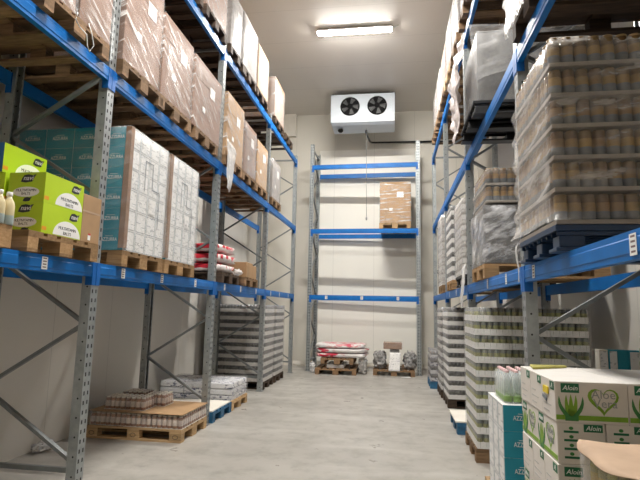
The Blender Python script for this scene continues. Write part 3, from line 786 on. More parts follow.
# ------------------------------------------------------------------ can trays / towers
PX, PY = .39, .265
def tower(label, x0, y0, z0, layers, pitch, near, side, mats, fm, seed, detailed=False, name='wrapped_tray_tower', film_amp=.0025, cat='tray stack', nx=3, ny=3, skirt=0.0, allin=False):
    """wrapped stack of shallow trays of cans; near: -1 the viewer-side face, side: -1 aisle on -x, +1 aisle on +x"""
    root = thing(name, label, cat, (x0 + nx * PX / 2, y0 + ny * PY / 2, z0))
    th = pitch * .46; nxc, nyc = 6, 4
    mt, mc = mats
    a = MB().box(.002, PX - .002, .002, PY - .002, 0, th); tray = a.mesh('can_tray', mt)
    b = MB().box(.002, PX - .002, .002, PY - .002, 0, th)
    b.prism(scallop(.004, PX - .004, .004, PY - .004, nxc, nyc), th * .98, pitch - .002, 1, None, True); pack = b.mesh('can_tray', [mt, mc])
    cr = PX / nxc / 2 - .001
    can = MB().lathe([(cr * .86, 0), (cr, .008), (cr, pitch - .02), (cr * .82, pitch - .006), (cr * .8, pitch - .004)], 12).mesh('can', mc)
    for k in range(layers):
        for i in range(nx):
            for j in range(ny):
                edge_x = (i == 0) if side < 0 else (i == nx - 1)
                if not (j == 0 or edge_x or (k == layers - 1 and z0 + pitch * layers < 1.7)): continue
                loc = (-nx * PX / 2 + i * PX, -ny * PY / 2 + j * PY, k * pitch)
                if not detailed or not (j == 0 or edge_x): obj('can_tray', pack, root, loc); continue
                t = obj('can_tray', tray, root, loc)
                for a_ in range(nxc):
                    for b_ in range(nyc):
                        e = (j == 0 and b_ == 0) or (edge_x and a_ == (0 if side < 0 else nxc - 1))
                        top = k == layers - 1
                        if e: obj('can', can, t, (PX / nxc * (a_ + .5), PY / nyc * (b_ + .5), .003))
                # the cans behind the outer row, one filler block per tray
                xs0, xs1 = .068, PX - .004
                if edge_x and side > 0: xs0, xs1 = .004, PX - .068
                if not edge_x: xs0 = .004; xs1 = PX - .004
                ys0 = .068 if j == 0 else .004
                f = MB().prism(scallop(xs0, xs1, ys0, PY - .004, max(1, round((xs1 - xs0) / .065)), max(1, round((PY - .004 - ys0) / .066))), th, pitch - .003, 0, None, True)
                part('inner_cans', f, mc, t)
    xa, xb, ya, yb = -nx * PX / 2, nx * PX / 2, -ny * PY / 2, ny * PY / 2
    sx0, sx1 = (xa + PX + .004, xb - .004) if side < 0 else (xa + .004, xb - PX - .004)
    if z0 + pitch * layers >= 1.7: zt = layers * pitch - .004
    else: zt = (layers - 1) * pitch - .004
    part('inner_trays', MB().box(sx0, sx1, ya + PY + .004, yb - .004, .002, zt), mt, root)
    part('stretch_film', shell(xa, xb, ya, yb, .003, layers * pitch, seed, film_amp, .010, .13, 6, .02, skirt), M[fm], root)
    return root
tower('tall film-wrapped tower of can trays standing behind the teal cartons, green-yellow cans', .88, 5.66, PT, 10, .148, -1, -1, (M['trayw'], M['can']), 'film_l', 71, True)
pallet(.88 + .585, 6.06, 0, 'wooden pallet under the tall can tray tower behind the teal cartons', 'wood_o')
tower('tall film-wrapped can tray tower further along, before two more towers, grey cans', .90, 8.62, PT, 10, .150, -1, -1, (M['trayw'], M['can_s']), 'film_l', 72)
pallet(.90 + .585, 9.02, 0, 'dark pallet under the grey can tray tower further along the aisle', 'wood_d')
tower('film-wrapped can tray tower directly behind the grey can tower, at the aisle', .88, 9.56, PT, 10, .149, -1, -1, (M['trayw'], M['can_s']), 'film_w', 73)
pallet(.88 + .585, 9.96, 0, 'dark pallet under the second grey can tower at the aisle', 'wood_d')
tower('low wrapped stack of blue-grey packs, last on the floor before the end wall', .76, 10.62, PT, 4, .155, -1, -1, (M['mottled'], M['can_s']), 'film_w', 74)
pallet(.76 + .585, 11.02, 0, 'blue pallet under the low far stack of blue-grey packs', 'blue')
pallet(.82 + .6, 7.25, 0, 'low blue pallet with a pale board on it, between two can towers', 'blue')
tag(part('white_board', MB().box(.80, 2.0, 6.86, 7.64, PT + .001, PT + .022), M['sheetw'], None, bevel=.003), 'pale flat board lying on the low blue pallet between two can towers', 'board')
# left floor: two towers past the third upright
tower('grey film-wrapped tray tower standing just past the third upright', -2.50 - 1.17, 9.55, PT, 10, .148, -1, 1, (M['tray'], M['can_s']), 'film_l', 75)
pallet(-2.50 - .585, 9.95, 0, 'dark pallet under the tray tower just past the third upright', 'wood_d')
tower('grey film-wrapped tray tower, the farther of the pair past the third upright', -2.50 - 1.17, 10.5, PT, 10, .148, -1, 1, (M['tray'], M['can_s']), 'film_l', 76)
pallet(-2.50 - .585, 10.9, 0, 'dark pallet under the farther tray tower past the third upright', 'wood_d')
# left floor: low stack of mottled packs
root = thing('wrapped_pack_stack', 'low film-wrapped stack of blue and white printed packs on the floor by the second upright', 'pack stack', (-3.04, 7.92, PT))
pk = MB().box(.004, .386, .004, .261, 0, .080).mesh('printed_pack', M['mottled'])
for k in range(3):
    for i in range(3):
        for j in range(3): obj('printed_pack', pk, root, (-.585 + i * .39, -.3975 + j * .265, k * .0895), bevel=.012)
part('stretch_film', shell(-.585, .585, -.3975, .3975, .003, .27, 77, .012, .012, .1), M['film_l'], root)
pallet(-3.04, 7.92, 0, 'wooden pallet under the low stack of blue and white packs', 'wood')
pallet(-3.04, 7.095, 0, 'blue pallet with a white board on it beside the second upright', 'blue')
tag(part('white_board', MB().box(-3.64, -2.45, 6.70, 7.485, PT + .001, PT + .02), M['sheetw'], None, bevel=.003), 'white flat board lying on the blue pallet beside the second upright', 'board')
# left floor: pallet with a layer of bottle packs
pallet(-3.04, 6.08, 0, 'pale wooden pallet with burnt oval stamps, carrying the brown bottle packs', 'wood', stamp=True)
bt = MB().lathe([(.030, 0), (.032, .004), (.032, .085), (.026, .11), (.022, .125), (.024, .127), (.024, .143)], 12).mesh('bottle', M['bot_b'])
def bottle_pack(label, x0, y0, z0, nx, ny, group=None, rows=(True, True)):
    root = thing('bottle_pack', label, 'bottle pack', (x0, y0, z0), group)
    p = .065
    part('shrink_tray', MB().box(0, nx * p, 0, ny * p, 0, .006), M['tray'], root)
    for i in range(nx):
        for j in range(ny):
            if j == 0 or i == nx - 1 or (rows[0] and z0 > .3): obj('bottle', bt, root, (p * (i + .5), p * (j + .5), .006))
    if not (rows[0] and z0 > .3): part('inner_bottles', MB().prism(scallop(.002, (nx - 1) * p - .002, p + .002, ny * p - .002, nx - 1, ny - 1), .006, .14, 0, None, True), M['bot_b'], root)
    part('shrink_film', shell(0, nx * p, 0, ny * p, .004, .149, int(x0 * 50) % 17, .003, -.0025, .07, 14, .012), M['film_l'], root)
    return root
zp = PT + .001
cn = ('by the wall', 'in the middle', 'at the aisle'); rn = ('front', 'middle', 'rear')
for i in range(3):
    for j in range(3):
        bottle_pack('brown bottle pack under the cardboard sheet, %s row %s' % (rn[j], cn[i]), -3.62 + i * .392, 5.70 + j * .262, zp, 6, 4, 'bottle packs in the layer on the stamped pallet')
tag(part('cardboard_sheet', MB().box(-3.63, -2.438, 5.69, 6.49, zp + .162, zp + .168), M['card_t'], None, bevel=.002), 'flat cardboard sheet lying on the layer of brown bottle packs', 'cardboard sheet')
zq = zp + .1685
bottle_pack('small brown bottle pack on the cardboard sheet, front row toward the wall', -3.50, 5.80, zq, 4, 4)
bottle_pack('small brown bottle pack on the cardboard sheet, front row toward the aisle', -3.235, 5.80, zq, 4, 4)
bottle_pack('small brown bottle pack on the cardboard sheet, behind the front two', -3.12, 6.10, zq, 4, 4)
bottle_pack('small brown bottle pack on the cardboard sheet, hindmost near the wall', -3.50, 6.19, zq, 5, 4)

# ------------------------------------------------------------------ right rack, first shelf: jar stack and others
jr = .0365
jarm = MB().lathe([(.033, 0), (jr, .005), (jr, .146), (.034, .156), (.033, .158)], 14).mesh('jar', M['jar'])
lidm = MB().lathe([(.033, 0), (.035, .002), (.035, .012), (.033, .014)], 14).mesh('lid', M['jarlid'])
def jar_stack(label, x0, y0, z0, nx, ny, layers, pitch, fm, seed, skirt=0.0, amp=.012):
    p = .0745; W, Dp = nx * p, ny * p
    root = thing('wrapped_jar_stack', label, 'jar stack', (x0 + W / 2, y0 + Dp / 2, z0))
    for k in range(layers):
        zz = k * pitch
        t = part('jar_tray', MB().box(-W / 2, W / 2, -Dp / 2, Dp / 2, zz, zz + .024), M['jtray'], root)
        part('inner_jars', MB().prism(scallop(-W / 2 + p, W / 2 - .002, -Dp / 2 + p, Dp / 2 - .002, nx - 1, ny - 1, 4), zz + .03, zz + pitch - .004, 0, None, True), M['jarlid'], t)
        for i in range(nx):
            for j in range(ny):
                if not (j == 0 or i == 0): continue
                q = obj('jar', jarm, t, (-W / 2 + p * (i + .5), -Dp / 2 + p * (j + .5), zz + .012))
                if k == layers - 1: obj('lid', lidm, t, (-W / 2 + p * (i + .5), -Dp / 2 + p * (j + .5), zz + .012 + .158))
    # film hugs each layer: waisted shell
    mb = shell(-W / 2, W / 2, -Dp / 2, Dp / 2, .003, layers * pitch, seed, amp, .008, .062, 7, .05, skirt)
    vs = []
    for (x, y, zz) in mb.v:
        f = (zz / pitch) % 1.0; k = .022 * (abs(f - .5) * 2) ** 3 if 0 < zz < layers * pitch else 0
        l = math.hypot(x, y) or 1; sgx = min(1, abs(x) / (W / 2)) ; sgy = min(1, abs(y) / (Dp / 2))
        vs.append((x - (x / l) * 0 - math.copysign(0, x), y, zz) if k == 0 else (x + (math.copysign(k, x) if sgx > .9 else 0), y + (math.copysign(k, y) if sgy > .9 else 0), zz))
    mb.v = vs
    part('stretch_film', mb, M[fm], root)
    return root
zR = TOP[0]
plastic_pallet(.90 + .6, 3.29, zR, 'dark blue plastic pallet under the big wrapped jar stack', 'navy')
JS = jar_stack('big film-wrapped stack of amber jars on the first shelf above the aloe cartons', .905, 2.885, zR + .153, 16, 11, 6, .187, 'film_j', 81, .03)
# second load: amber jars above a silvery wrapped block
pallet(.92 + .6, 5.62, zR, 'wooden pallet under the silvery wrapped block with two jar trays on top', 'wood_m')
SB = big_carton('silvery film-wrapped block on the first shelf carrying two layers of amber jars', .93, 2.08, 5.22, 6.04, zR + PT, 2.675, 'greybag', 'film_s', 82, '-x', False, .016, 'wrapped_block', .07)
jar_stack('two wrapped layers of amber jars on top of the silvery block', .96, 5.24, 2.715, 15, 10, 2, .187, 'film_l', 83, 0, .006)
plastic_pallet(.92 + .6, 7.2, zR, 'black plastic pallet under the whitish wrapped stack past the silvery block', 'black')
tower('whitish film-wrapped tray stack on the black plastic pallet, first shelf', .92, 6.80, zR + .153, 7, .148, -1, -1, (M['trayw'], M['tray']), 'film_w', 84, name='wrapped_tray_stack')
pallet(.92 + .6, 8.42, zR, 'wooden pallet under the white-framed tray stack on the first shelf, third bay', 'wood_m')
tower('white-framed tray stack with dark openings on the first shelf, third bay', .92, 8.03, zR + PT, 8, .15, -1, -1, (M['trayw'], M['can_s']), 'film_l', 85, name='wrapped_tray_stack')
pallet(.92 + .6, 10.0, zR, 'wooden pallet under the last pale tray stack of the first shelf', 'wood_m')
tower('last pale wrapped tray stack on the first shelf of the jar rack', .92, 9.62, zR + PT, 9, .15, -1, -1, (M['trayw'], M['tray']), 'film_w', 86, name='wrapped_tray_stack')
part('film_tail', sheet([(.85, 6.32, 1.64), (.85, 6.52, 1.62), (.885, 6.66, 2.12), (.885, 6.25, 2.16)], 8, 12, 5, .018), M['film_c'], SB, root=SB, label='torn tail of clear film')
part('film_tail', sheet([(.895, 3.70, 1.80), (.895, 3.74, 1.80), (.89, 3.80, 2.06), (.89, 3.72, 2.08)], 3, 10, 6, .012), M['film_c'], JS, root=JS, label='thin strip of film')

# right rack, second shelf
z2 = TOP[1]
pallet(.92 + .6, 3.36, z2, 'dark wooden pallet seen from below above the big jar stack', 'wood_d')
OC = big_carton('wrapped carton on the pallet above the big jar stack, only its foot in view', .95, 2.08, 2.98, 3.76, z2 + PT, 4.7, 'card', 'film_c', 91, '-x', False, .012)
pallet(.92 + .6, 2.45, z2, 'dark wooden pallet seen from below at the front end above the jar stack', 'wood_d')
big_carton('brown carton on the front-end pallet above the jar stack, only its foot in view', .96, 2.08, 2.07, 2.83, z2 + PT, 4.7, 'card', 'film_l', 92, '-x', False)
part('crumpled_film', sheet([(.868, 2.95, 3.66), (.868, 3.75, 3.68), (.868, 3.78, 4.02), (.868, 2.95, 4.05)], 20, 8, 15, .03, 12), M['film_c'], OC, root=OC, label='crumpled clear film')
plastic_pallet(.84 + .6, 5.66, z2, 'black plastic pallet under the grey wrapped load on the second shelf', 'black', 1.2, 1.0)
GL = big_carton('grey film-wrapped load with loose film on the second shelf, above the silvery block', .90, 2.02, 5.22, 6.12, z2 + .153, 4.62, 'greybag', 'film_l', 93, '-x', False, .02, 'wrapped_load', .09, seam=False)
part('hanging_film', sheet([(.86, 5.10, 4.00), (1.22, 5.09, 4.12), (1.28, 5.10, 4.60), (.80, 5.12, 4.66)], 12, 12, 8, .03, 6), M['film_l'], GL, root=GL, label='loose hanging clear film')
part('crumpled_film', sheet([(.755, 5.72, 3.72), (.755, 6.02, 3.60), (.755, 6.60, 4.62), (.755, 5.30, 4.66)], 18, 22, 12, .05, 9), M['film_p'], GL, root=GL, label='pinkish crumpled film')
# right rack, third shelf
z3 = TOP[2]
rows = [(3.94, 4.74, 6.3), (4.84, 5.64, 6.3), (5.76, 6.56, 6.35), (6.78, 7.58, 6.42), (7.66, 8.46, 6.45), (8.54, 9.34, 6.40), (9.60, 10.40, 6.45), (10.48, 11.28, 6.42)]
wh = ['first in view', 'above the hanging clear film', 'above the pinkish film', 'first past its second upright', 'second past its second upright', 'third past its second upright', 'last but one', 'last before end wall']
for i, (a, b, t) in enumerate(rows):
    pallet(XRc - .03, (a + b) / 2, z3, 'wooden pallet on the top shelf of the jar rack, %s' % wh[i], 'wood_o' if i != 4 else 'wood')
    if i != 0: big_carton('white film-wrapped carton on the top shelf of the jar rack, %s' % wh[i], .93, 2.05, a + .02, b - .02, z3 + PT, t, 'card_w' if i != 5 else 'card_p', 'film_w', 100 + i, '-x', i > 2)
    else: big_carton('brown wrapped carton on the top shelf of the jar rack, %s' % wh[i], .93, 2.05, a + .02, b - .02, z3 + PT, t, 'card', 'film', 100 + i, '-x', False)

# ------------------------------------------------------------------ right floor: AZZURRA stack with water bottles
pallet(.80 + .6, 4.37, 0, 'wooden pallet under the teal and white water cartons on the floor', 'wood')
cells = [('front', 'middle', 'rear')[j] for j in range(3)]
az_n = ('lowest', 'second', 'third', 'topmost')
for k in range(4):
    for i in range(4):
        for j in range(3):
            if not (i == 0 or j == 0 or k == 3): continue
            o = azz(None, (.808 + i * .295, 3.975 + j * .198, PT + .001 + k * .188), .295, .198, .188, front=(j == 0), side=-(i == 0))
            if j == 0 and i == 0: lb = 'teal-ended water carton at the aisle corner of the floor stack, %s layer' % az_n[k]; g = None
            elif i == 0: lb = 'white-sided water carton of the floor stack, %s layer, %s of its aisle row' % (az_n[k], cells[j]); g = None
            else: lb = 'teal and white water carton inside the floor stack behind the aloe cartons, %s layer' % az_n[k]; g = 'water cartons behind the aloe cartons, %s layer' % az_n[k]
            tag(o, lb, 'carton', g)
zt = PT + .001 + 4 * .188 + .0005
prof = [(.028, 0), (.033, .008), (.033, .06), (.030, .07), (.033, .08), (.033, .16), (.024, .195), (.013, .215), (.0125, .225)]
petm = MB().lathe(prof, 14).mesh('water_bottle', M['pet'])
capm = MB().lathe([(.015, 0), (.0155, .002), (.0155, .016), (.013, .018)], 12).mesh('cap', M['cap'])
labm = MB().lathe([(.0335, 0), (.0338, .001), (.0338, .04), (.0335, .041)], 14).mesh('bottle_label', M['glabel'])
root = thing('water_bottle_pack', 'pack of water bottles with pink caps on top of the teal and white cartons', 'bottle pack', (.94, 4.24, zt))
for i in range(3):
    for j in range(5):
        x, y = -.075 + i * .069, -.17 + j * .069
        b = obj('water_bottle', petm, root, (x, y, 0)); obj('cap', capm, b, (0, 0, .2255)); obj('bottle_label', labm, b, (0, 0, .012))
part('shrink_film', shell(-.112, .102, -.208, .145, .001, .226, 31, .006, .0, .05, 12, .03), M['film_l'], root)
# small cartons on the stack, white ends and teal side
def small_box(label, x0, x1, y0, y1, z0, z1, m, pan):
    o = obj('small_water_carton', MB().box(x0, x1, y0, y1, z0, z1).shift((x0, y0, z0)).mesh('small_water_carton', M[m]), None, (x0, y0, z0), bevel=.002)
    tag(o, label, 'carton')
    if pan: part('printed_panel', decal(rect(.006, x1 - x0 - .006, .012, z1 - z0 - .01), fr_negy(0, 0, 0)), M[pan], o)
    return o
for lv, wd in ((0, 'lower'), (1, 'upper')):
    zs = zt + lv * .2105
    small_box('%s small white water carton at the end of the row behind the aloe cartons' % wd, 1.530, 1.590, 4.05, 4.13, zs, zs + .21, 'sheetw', 'whitec')
    small_box('%s small white water carton between its white twin and the teal one' % wd, 1.597, 1.660, 4.05, 4.13, zs, zs + .21, 'teal', 'whitec')
    small_box('%s small plain teal water carton between small white ones' % wd, 1.663, 1.735, 4.055, 4.13, zs, zs + .21, 'teal', None)
    small_box('%s small white water carton half behind the single aloe carton' % wd, 1.738, 1.83, 4.05, 4.13, zs, zs + .208, 'teal', 'whitec')

# ------------------------------------------------------------------ aloe vera cartons
AL, AW, AH = .32, .212, .187
ax0, ay0 = .75, 2.53
def heart(cu, cv, s, n=28, inner=False):
    pts = []
    for k in range(n):
        a = 2 * PI * k / n
        x = 16 * math.sin(a) ** 3; y = 13 * math.cos(a) - 5 * math.cos(2 * a) - 2 * math.cos(3 * a) - math.cos(4 * a)
        pts.append((cu + s * x / 17, cv + s * y / 17))
    return pts
def ring(outer, inner, fr, mb, t=.001):
    n = len(outer)
    for k in range(n):
        j = (k + 1) % n; q = [outer[k], outer[j], inner[j], inner[k]]
        mb.prism(q, 0, t, 0, fr)
def leafblade(u0, v0, u1, v1, w, bend):
    P = []; n = 7
    for k in range(n):
        t = k / (n - 1); u = u0 + (u1 - u0) * t + bend * math.sin(PI * t); v = v0 + (v1 - v0) * t; ww = w * (1 - t) ** .7 * .5
        P.append((u, v, ww))
    return [(u - w_, v) for u, v, w_ in P] + [(u + w_ + 1e-4, v) for u, v, w_ in P[::-1]]
AM = {}
def face_end(fr):
    out = []
    out.append(('brand_tag', decal(rect(.140, .20, AH - .046, AH - .008), fr, .0016).mesh('brand_tag', M['agreen'])))
    for v, a, b in ((.028, .03, .115), (.060, .03, .15), (.092, .03, .10)):  # print colour paled to imitate film glare washing it out
        out.append(('printed_line', decal(rect(a, b, v, v + .006), fr).mesh('printed_line', M['glare_ink'])))
    return out
def face_long(fr, d, rot, place):
    """printed long face: tag, plant, heart and the green band; list of (name, mesh, loc, rot)"""
    out = []
    h = AH
    out.append(('green_band', decal(rect(.003, AL - .006, .012, .034), fr).mesh('green_band', M['lgreen'])))
    out.append(('brand_tag', decal(rect(.028, .108, h - .052, h - .010), fr, .0016).mesh('brand_tag', M['agreen'])))
    pl = MB()
    for (a, b, c, dd, w, bd) in ((.070, .03, .070, .128, .030, 0), (.064, .03, .050, .125, .026, -.006), (.076, .03, .092, .125, .026, .006)):
        pl.prism(leafblade(a, b, c, dd, w, bd)[::-1], 0, .0018, 0, fr)
    out.append(('aloe_leaf', pl.mesh('aloe_leaf', M['lgreen'])))
    pm = MB()
    for (a, b, c, dd, w, bd) in ((.060, .022, .018, .118, .026, -.014), (.080, .022, .122, .118, .026, .014)):
        pm.prism(leafblade(a, b, c, dd, w, bd)[::-1], 0, .0024, 0, fr)
    pm.prism(rect(.042, .100, .008, .030), 0, .0022, 0, fr)
    out.append(('aloe_leaf', pm.mesh('aloe_leaf', M['mgreen'])))
    hm = MB(); ring(heart(.212, .106, .072), heart(.215, .110, .058), fr, hm)
    out.append(('heart_emblem', hm.mesh('heart_emblem', M['lgreen'])))
    return out
def face_short(fr):
    out = []; mb = MB(); ic = MB()
    for k in range(4):
        v = .026 + k * .038
        mb.prism(rect(.03, .095, v, v + .010), 0, .0012, 0, fr)
        ic.prism(ellipse(.0625, v + .021, .010, .008, 8), 0, .0012, 0, fr)
    out.append(('printed_bars', mb.mesh('printed_bars', M['agreen']))); out.append(('printed_icons', ic.mesh('printed_icons', M['mgreen'])))
    out.append(('brand_tag', decal(rect(.118, .20, AH - .040, AH - .006), fr, .0016).mesh('brand_tag', M['agreen'])))
    return out
def aloe_box(label, x, y, z0, along_x, faces, group=None, top=False):
    w, d = (AL, AW) if along_x else (AW, AL)
    k = ('b', along_x)
    if k not in AM:
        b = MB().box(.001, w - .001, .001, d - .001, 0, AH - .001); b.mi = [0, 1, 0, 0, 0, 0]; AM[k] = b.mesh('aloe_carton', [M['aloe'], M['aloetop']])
    o = obj('aloe_carton', AM[k], None, (x, y, z0), bevel=.003); tag(o, label, 'carton', group)
    for fc in faces:
        fr = fr_negy(0, .001, 0) if fc == '-y' else fr_negx(.001, d, 0)
        kk = (along_x, fc)
        long = (along_x and fc == '-y') or (not along_x and fc == '-x')
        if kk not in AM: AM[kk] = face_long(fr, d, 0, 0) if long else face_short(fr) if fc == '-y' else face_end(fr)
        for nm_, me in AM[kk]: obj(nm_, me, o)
        def tx(s, size, mat, u, v, sh=0, sp=1):
            p = fr(u, v, .0022); obj('lettering', textmesh(s, size, mat, shear=sh, space=sp), o, p, ROT[fc])
        if long:
            tx('Aloin', .031, M['whitet'], .068, AH - .031, .25); tx('Aloe', .055, M['grey'], .213, .130); tx('Vera', .055, M['grey'], .220, .090)
        elif fc == '-y': tx('Aloin', .03, M['whitet'], .159, AH - .023, .25)
        else: tx('A', .034, M['whitet'], .170, AH - .027, .25)
    return o
lay = ('lowest', 'second', 'third', 'fourth', 'fifth', 'topmost')
for k in range(6):
    zz = PT + .001 + k * AH
    if k % 2 == 1:
        for i in range(3):
            for j in range(3):
                if not (i == 0 or j == 0 or k == 5): continue
                fc = (['-y'] if j == 0 else []) + (['-x'] if i == 0 else [])
                if k == 5:
                    lb = ('topmost aloe carton at the aisle corner, plant and heart print in full view' if (i, j) == (0, 0) else
                          'topmost aloe carton next along the front from the corner one, cut by the photo edge' if (i, j) == (1, 0) else
                          'topmost aloe carton on the aisle side, second behind the corner one with the yellow tag' if (i, j) == (0, 1) else
                          'topmost aloe carton on the aisle side, hindmost, under the yellow flap' if (i, j) == (0, 2) else
                          'topmost aloe carton in the inner rows, only its pale top showing')
                    g = 'inner aloe cartons of the top layer' if lb.endswith('top showing') else None
                else: lb = 'aloe carton in the %s layer of the floor stack' % lay[k]; g = 'aloe cartons, %s layer' % lay[k]
                aloe_box(lb, ax0 + i * AL, ay0 + j * AW, zz, True, fc, g)
    else:
        for i in range(4):
            for j in range(2):
                if not (i == 0 or j == 0): continue
                fc = (['-y'] if j == 0 else []) + (['-x'] if i == 0 else [])
                if k == 4: lb = ('aloe carton under the topmost corner one, four green bars on its narrow end' if (i, j) == (0, 0) else 'aloe carton under the top layer, heart side on the aisle, toward the teal cartons' if i == 0 else 'aloe carton in the layer under the top, %s from the aisle corner, above the jars' % ('', 'second', 'third', 'fourth')[i])
                else: lb = 'aloe carton in the %s layer of the floor stack' % lay[k]
                aloe_box(lb, ax0 + .004 + i * (AW + .004), ay0 + .004 + j * AL, zz, False, fc, None if k == 4 else 'aloe cartons, %s layer' % lay[k])
pallet(ax0 + .55, 2.53 + .33, 0, 'wooden pallet under the aloe carton stack, below the picture edge', 'wood')
zA = PT + .001 + 6 * AH
tag(part('yellow_tag', MB().box(ax0 - .006, ax0 - .0005, 2.62, 2.70, zA - .075, zA - .042), M['yellow'], None), 'small yellow tag stuck on the aisle side of the topmost aloe cartons', 'tag')
tag(part('dark_tag', MB().prism([(2.66, -.115), (2.72, -.10), (2.715, -.085), (2.655, -.10)], .0005, .004, 0, lambda y, v, n: (ax0 - n, y, zA + v)), M['greyt'], None), 'small dark printed tag below the yellow tag on the aloe cartons', 'tag')
tag(part('yellow_card', MB().prism([(.775, 2.985), (1.0, 3.125), (1.0, 3.16), (.80, 3.15)], zA + .001, zA + .012), M['ytop'], None, bevel=.003), 'flat yellow-green card lying on top of the aloe cartons', 'card')
aloe_box('single aloe carton on top of the aloe stack, cut by the photo edge', 1.475, 2.99, zA + .0005, False, ['-y', '-x'])
# ------------------------------------------------------------------ jars under kraft paper, bottom corner
def kraft():
    pallet(1.30, 1.72, 0, 'wooden pallet under the kraft-covered jars, below the picture edge', 'wood', 0, 1.2, .8)
    hj = MB().lathe([(.030, 0), (.035, .006), (.035, .13), (.028, .155), (.025, .163), (.027, .165), (.027, .182)], 14).mesh('jar', M['honey'])
    root = thing('jar_pack_stack', 'stack of yellow jars under the kraft paper at the bottom corner of the photo', 'jar stack', (1.28, 1.72, PT + .001))
    X0, X1, Y0, Y1 = -.57, .57, -.395, .395; P = .187
    for k in range(5):
        t = part('jar_tray', MB().box(X0, X1, Y0, Y1, k * P, k * P + .010), M['card'], root)
        if k < 3:
            part('inner_jars', MB().prism(scallop(X0 + .004, X1 - .004, Y0 + .004, Y1 - .004, 16, 11, 4), k * P + .0102, (k + 1) * P - .002, 0, None, True), M['honey'], t)
        else:
            part('inner_jars', MB().prism(scallop(X0 + .16, X1 - .004, Y0 + .16, Y1 - .004, 13, 9, 4), k * P + .0102, (k + 1) * P - .004, 0, None, True), M['honey'], t)
            for i in range(15):
                for j in range(10):
                    if i < 2 or j < 2: obj('jar', hj, t, (X0 + .04 + i * .074, Y0 + .04 + j * .074, k * P + .0105))
    part('stretch_film', shell(X0, X1, Y0, Y1, .40, 5 * P - .004, 18, .005, .003, .06, 10, .012), M['film_l'], root)
    zs = PT + 5 * P + .012
    vs = []; fs = []; nu, nv = 30, 24; x0, x1, y0, y1 = .682, 1.87, 1.30, 2.145
    for j in range(nv + 1):
        for i in range(nu + 1):
            u, v = i / nu, j / nv; x = x0 + (x1 - x0) * u; y = y0 + (y1 - y0) * v
            w = .012 * math.sin(y * 9) + .006 * math.sin(y * 23 + 1)
            if i < 6: x += (w + 2.3 * max(0, y - 2.0) ** 2 + .45 * max(0, 1.74 - y)) * (1 - i / 6)
            if j > nv - 3: y += .010 * math.sin(x * 21) * (1 - (nv - j) / 3)
            ex = min(x - .71, y * 0 + 2.115 - y); dr = -.5 * max(0, -ex) if ex < 0 else 0
            tip = .010 * max(0, 1 - math.hypot(x - .70, y - 2.13) / .14)
            vs.append((x, y, zs + dr * .6 + tip + .004 * (1 + vnoise(x * 5, y * 5, 0, 4))))
    N = len(vs); w_ = nu + 1; vs += [(x, y, z_ - .003) for x, y, z_ in vs]
    for j in range(nv):
        for i in range(nu):
            a = j * w_ + i; fs.append((a, a + 1, a + w_ + 1, a + w_)); fs.append((N + a + w_, N + a + w_ + 1, N + a + 1, N + a))
    edge = list(range(w_)) + [j * w_ + nu for j in range(1, nv + 1)] + [nv * w_ + i for i in range(nu - 1, -1, -1)] + [j * w_ for j in range(nv - 1, 0, -1)]
    for k in range(len(edge)):
        a, b = edge[k], edge[(k + 1) % len(edge)]; fs.append((a, N + a, N + b, b))
    tag(part('kraft_paper_sheet', MB().add(vs, fs, 0, True), M['kraft'], None), 'brown kraft paper sheet draped over the jars at the bottom corner of the photo', 'paper sheet')
kraft()

# ------------------------------------------------------------------ end wall: loads on the narrow rack and the floor
xb0 = -.345
pallet(.055, 12.66 + .55, TOP[1], 'wooden pallet under the brown wrapped carton on the narrow rack', 'wood', PI / 2 - .03)
big_carton('brown carton in streaky film, alone on the narrow rack of the end wall', -.345, .445, 12.64, 13.66, TOP[1] + PT, 4.88, 'card_t', 'film_h', 111, '-y', True, .006)
pallet(-1.39, 12.75, 0, 'lower wooden pallet under the red and white bundles at the end wall', 'wood_o', PI / 2, 1.2, 1.0)
def lump(name, label, cat, x0, x1, y0, y1, z0, z1, m, seed, e=.35, amp=.12, fq=5):
    o = part(name, blob((x0 + x1) / 2, (y0 + y1) / 2, (z0 + z1) / 2, (x1 - x0) / 2 * .9, (y1 - y0) / 2 * .9, (z1 - z0) / 2, seed, amp, e, 44, 24, fq), M[m], None)
    return tag(o, label, cat)
big_carton('flat white printed carton squeezed between the two stacked pallets at the end wall', -1.62, -1.20, 12.28, 13.1, PT + .002, .228, 'paper', 'film_l', 9, '-y', False, .003, 'flat_carton', .1, False)
lump('film_scrap', 'small crumpled film scrap at the foot of the side wall, behind the first upright', 'plastic film', WL + .02, WL + .16, 4.95, 5.25, .002, .09, 'film_c', 8, .7, .3)
lump('crumpled_film', 'crumpled clear film bulging beside the two stacked pallets, toward the photo middle', 'plastic film', -.87, -.64, 12.30, 13.0, .002, .36, 'film_c', 4, .6, .25)
lump('crumpled_film', 'crumpled clear film heaped on the floor by the upright of the narrow rack', 'plastic film', -2.07, -1.91, 12.30, 12.62, .002, .24, 'film_c', 6, .7, .3)
pallet(-1.36, 12.73, .246, 'upper wooden pallet carrying the red and white bundles at the end wall', 'wood_o', PI / 2, 1.1, .8)
for k in range(3):
    o = part('wrapped_bundle', blob(-1.29 + (.0, .02, -.02)[k], 12.68, .246 + PT + .060 + k * .112, .64 - .02 * k, .46, .05, 30 + k, .08, .3, 36, 10, 5), M['redpack'], None)
    tag(o, '%s red and white wrapped bundle on the two stacked pallets at the end wall' % ('lowest', 'middle', 'topmost')[k], 'bundle', 'red and white bundles')
pallet(.01, 12.92, 0, 'wooden pallet under the grey bags at the end wall', 'wood_o', PI / 2, 1.2, 1.0)
lump('plastic_bag', 'grey crumpled plastic bag on the end wall pallet, beside the red bundles', 'bag', -.49, -.17, 12.34, 12.95, PT + .002, .53, 'bagfilm', 12, .6, .36)
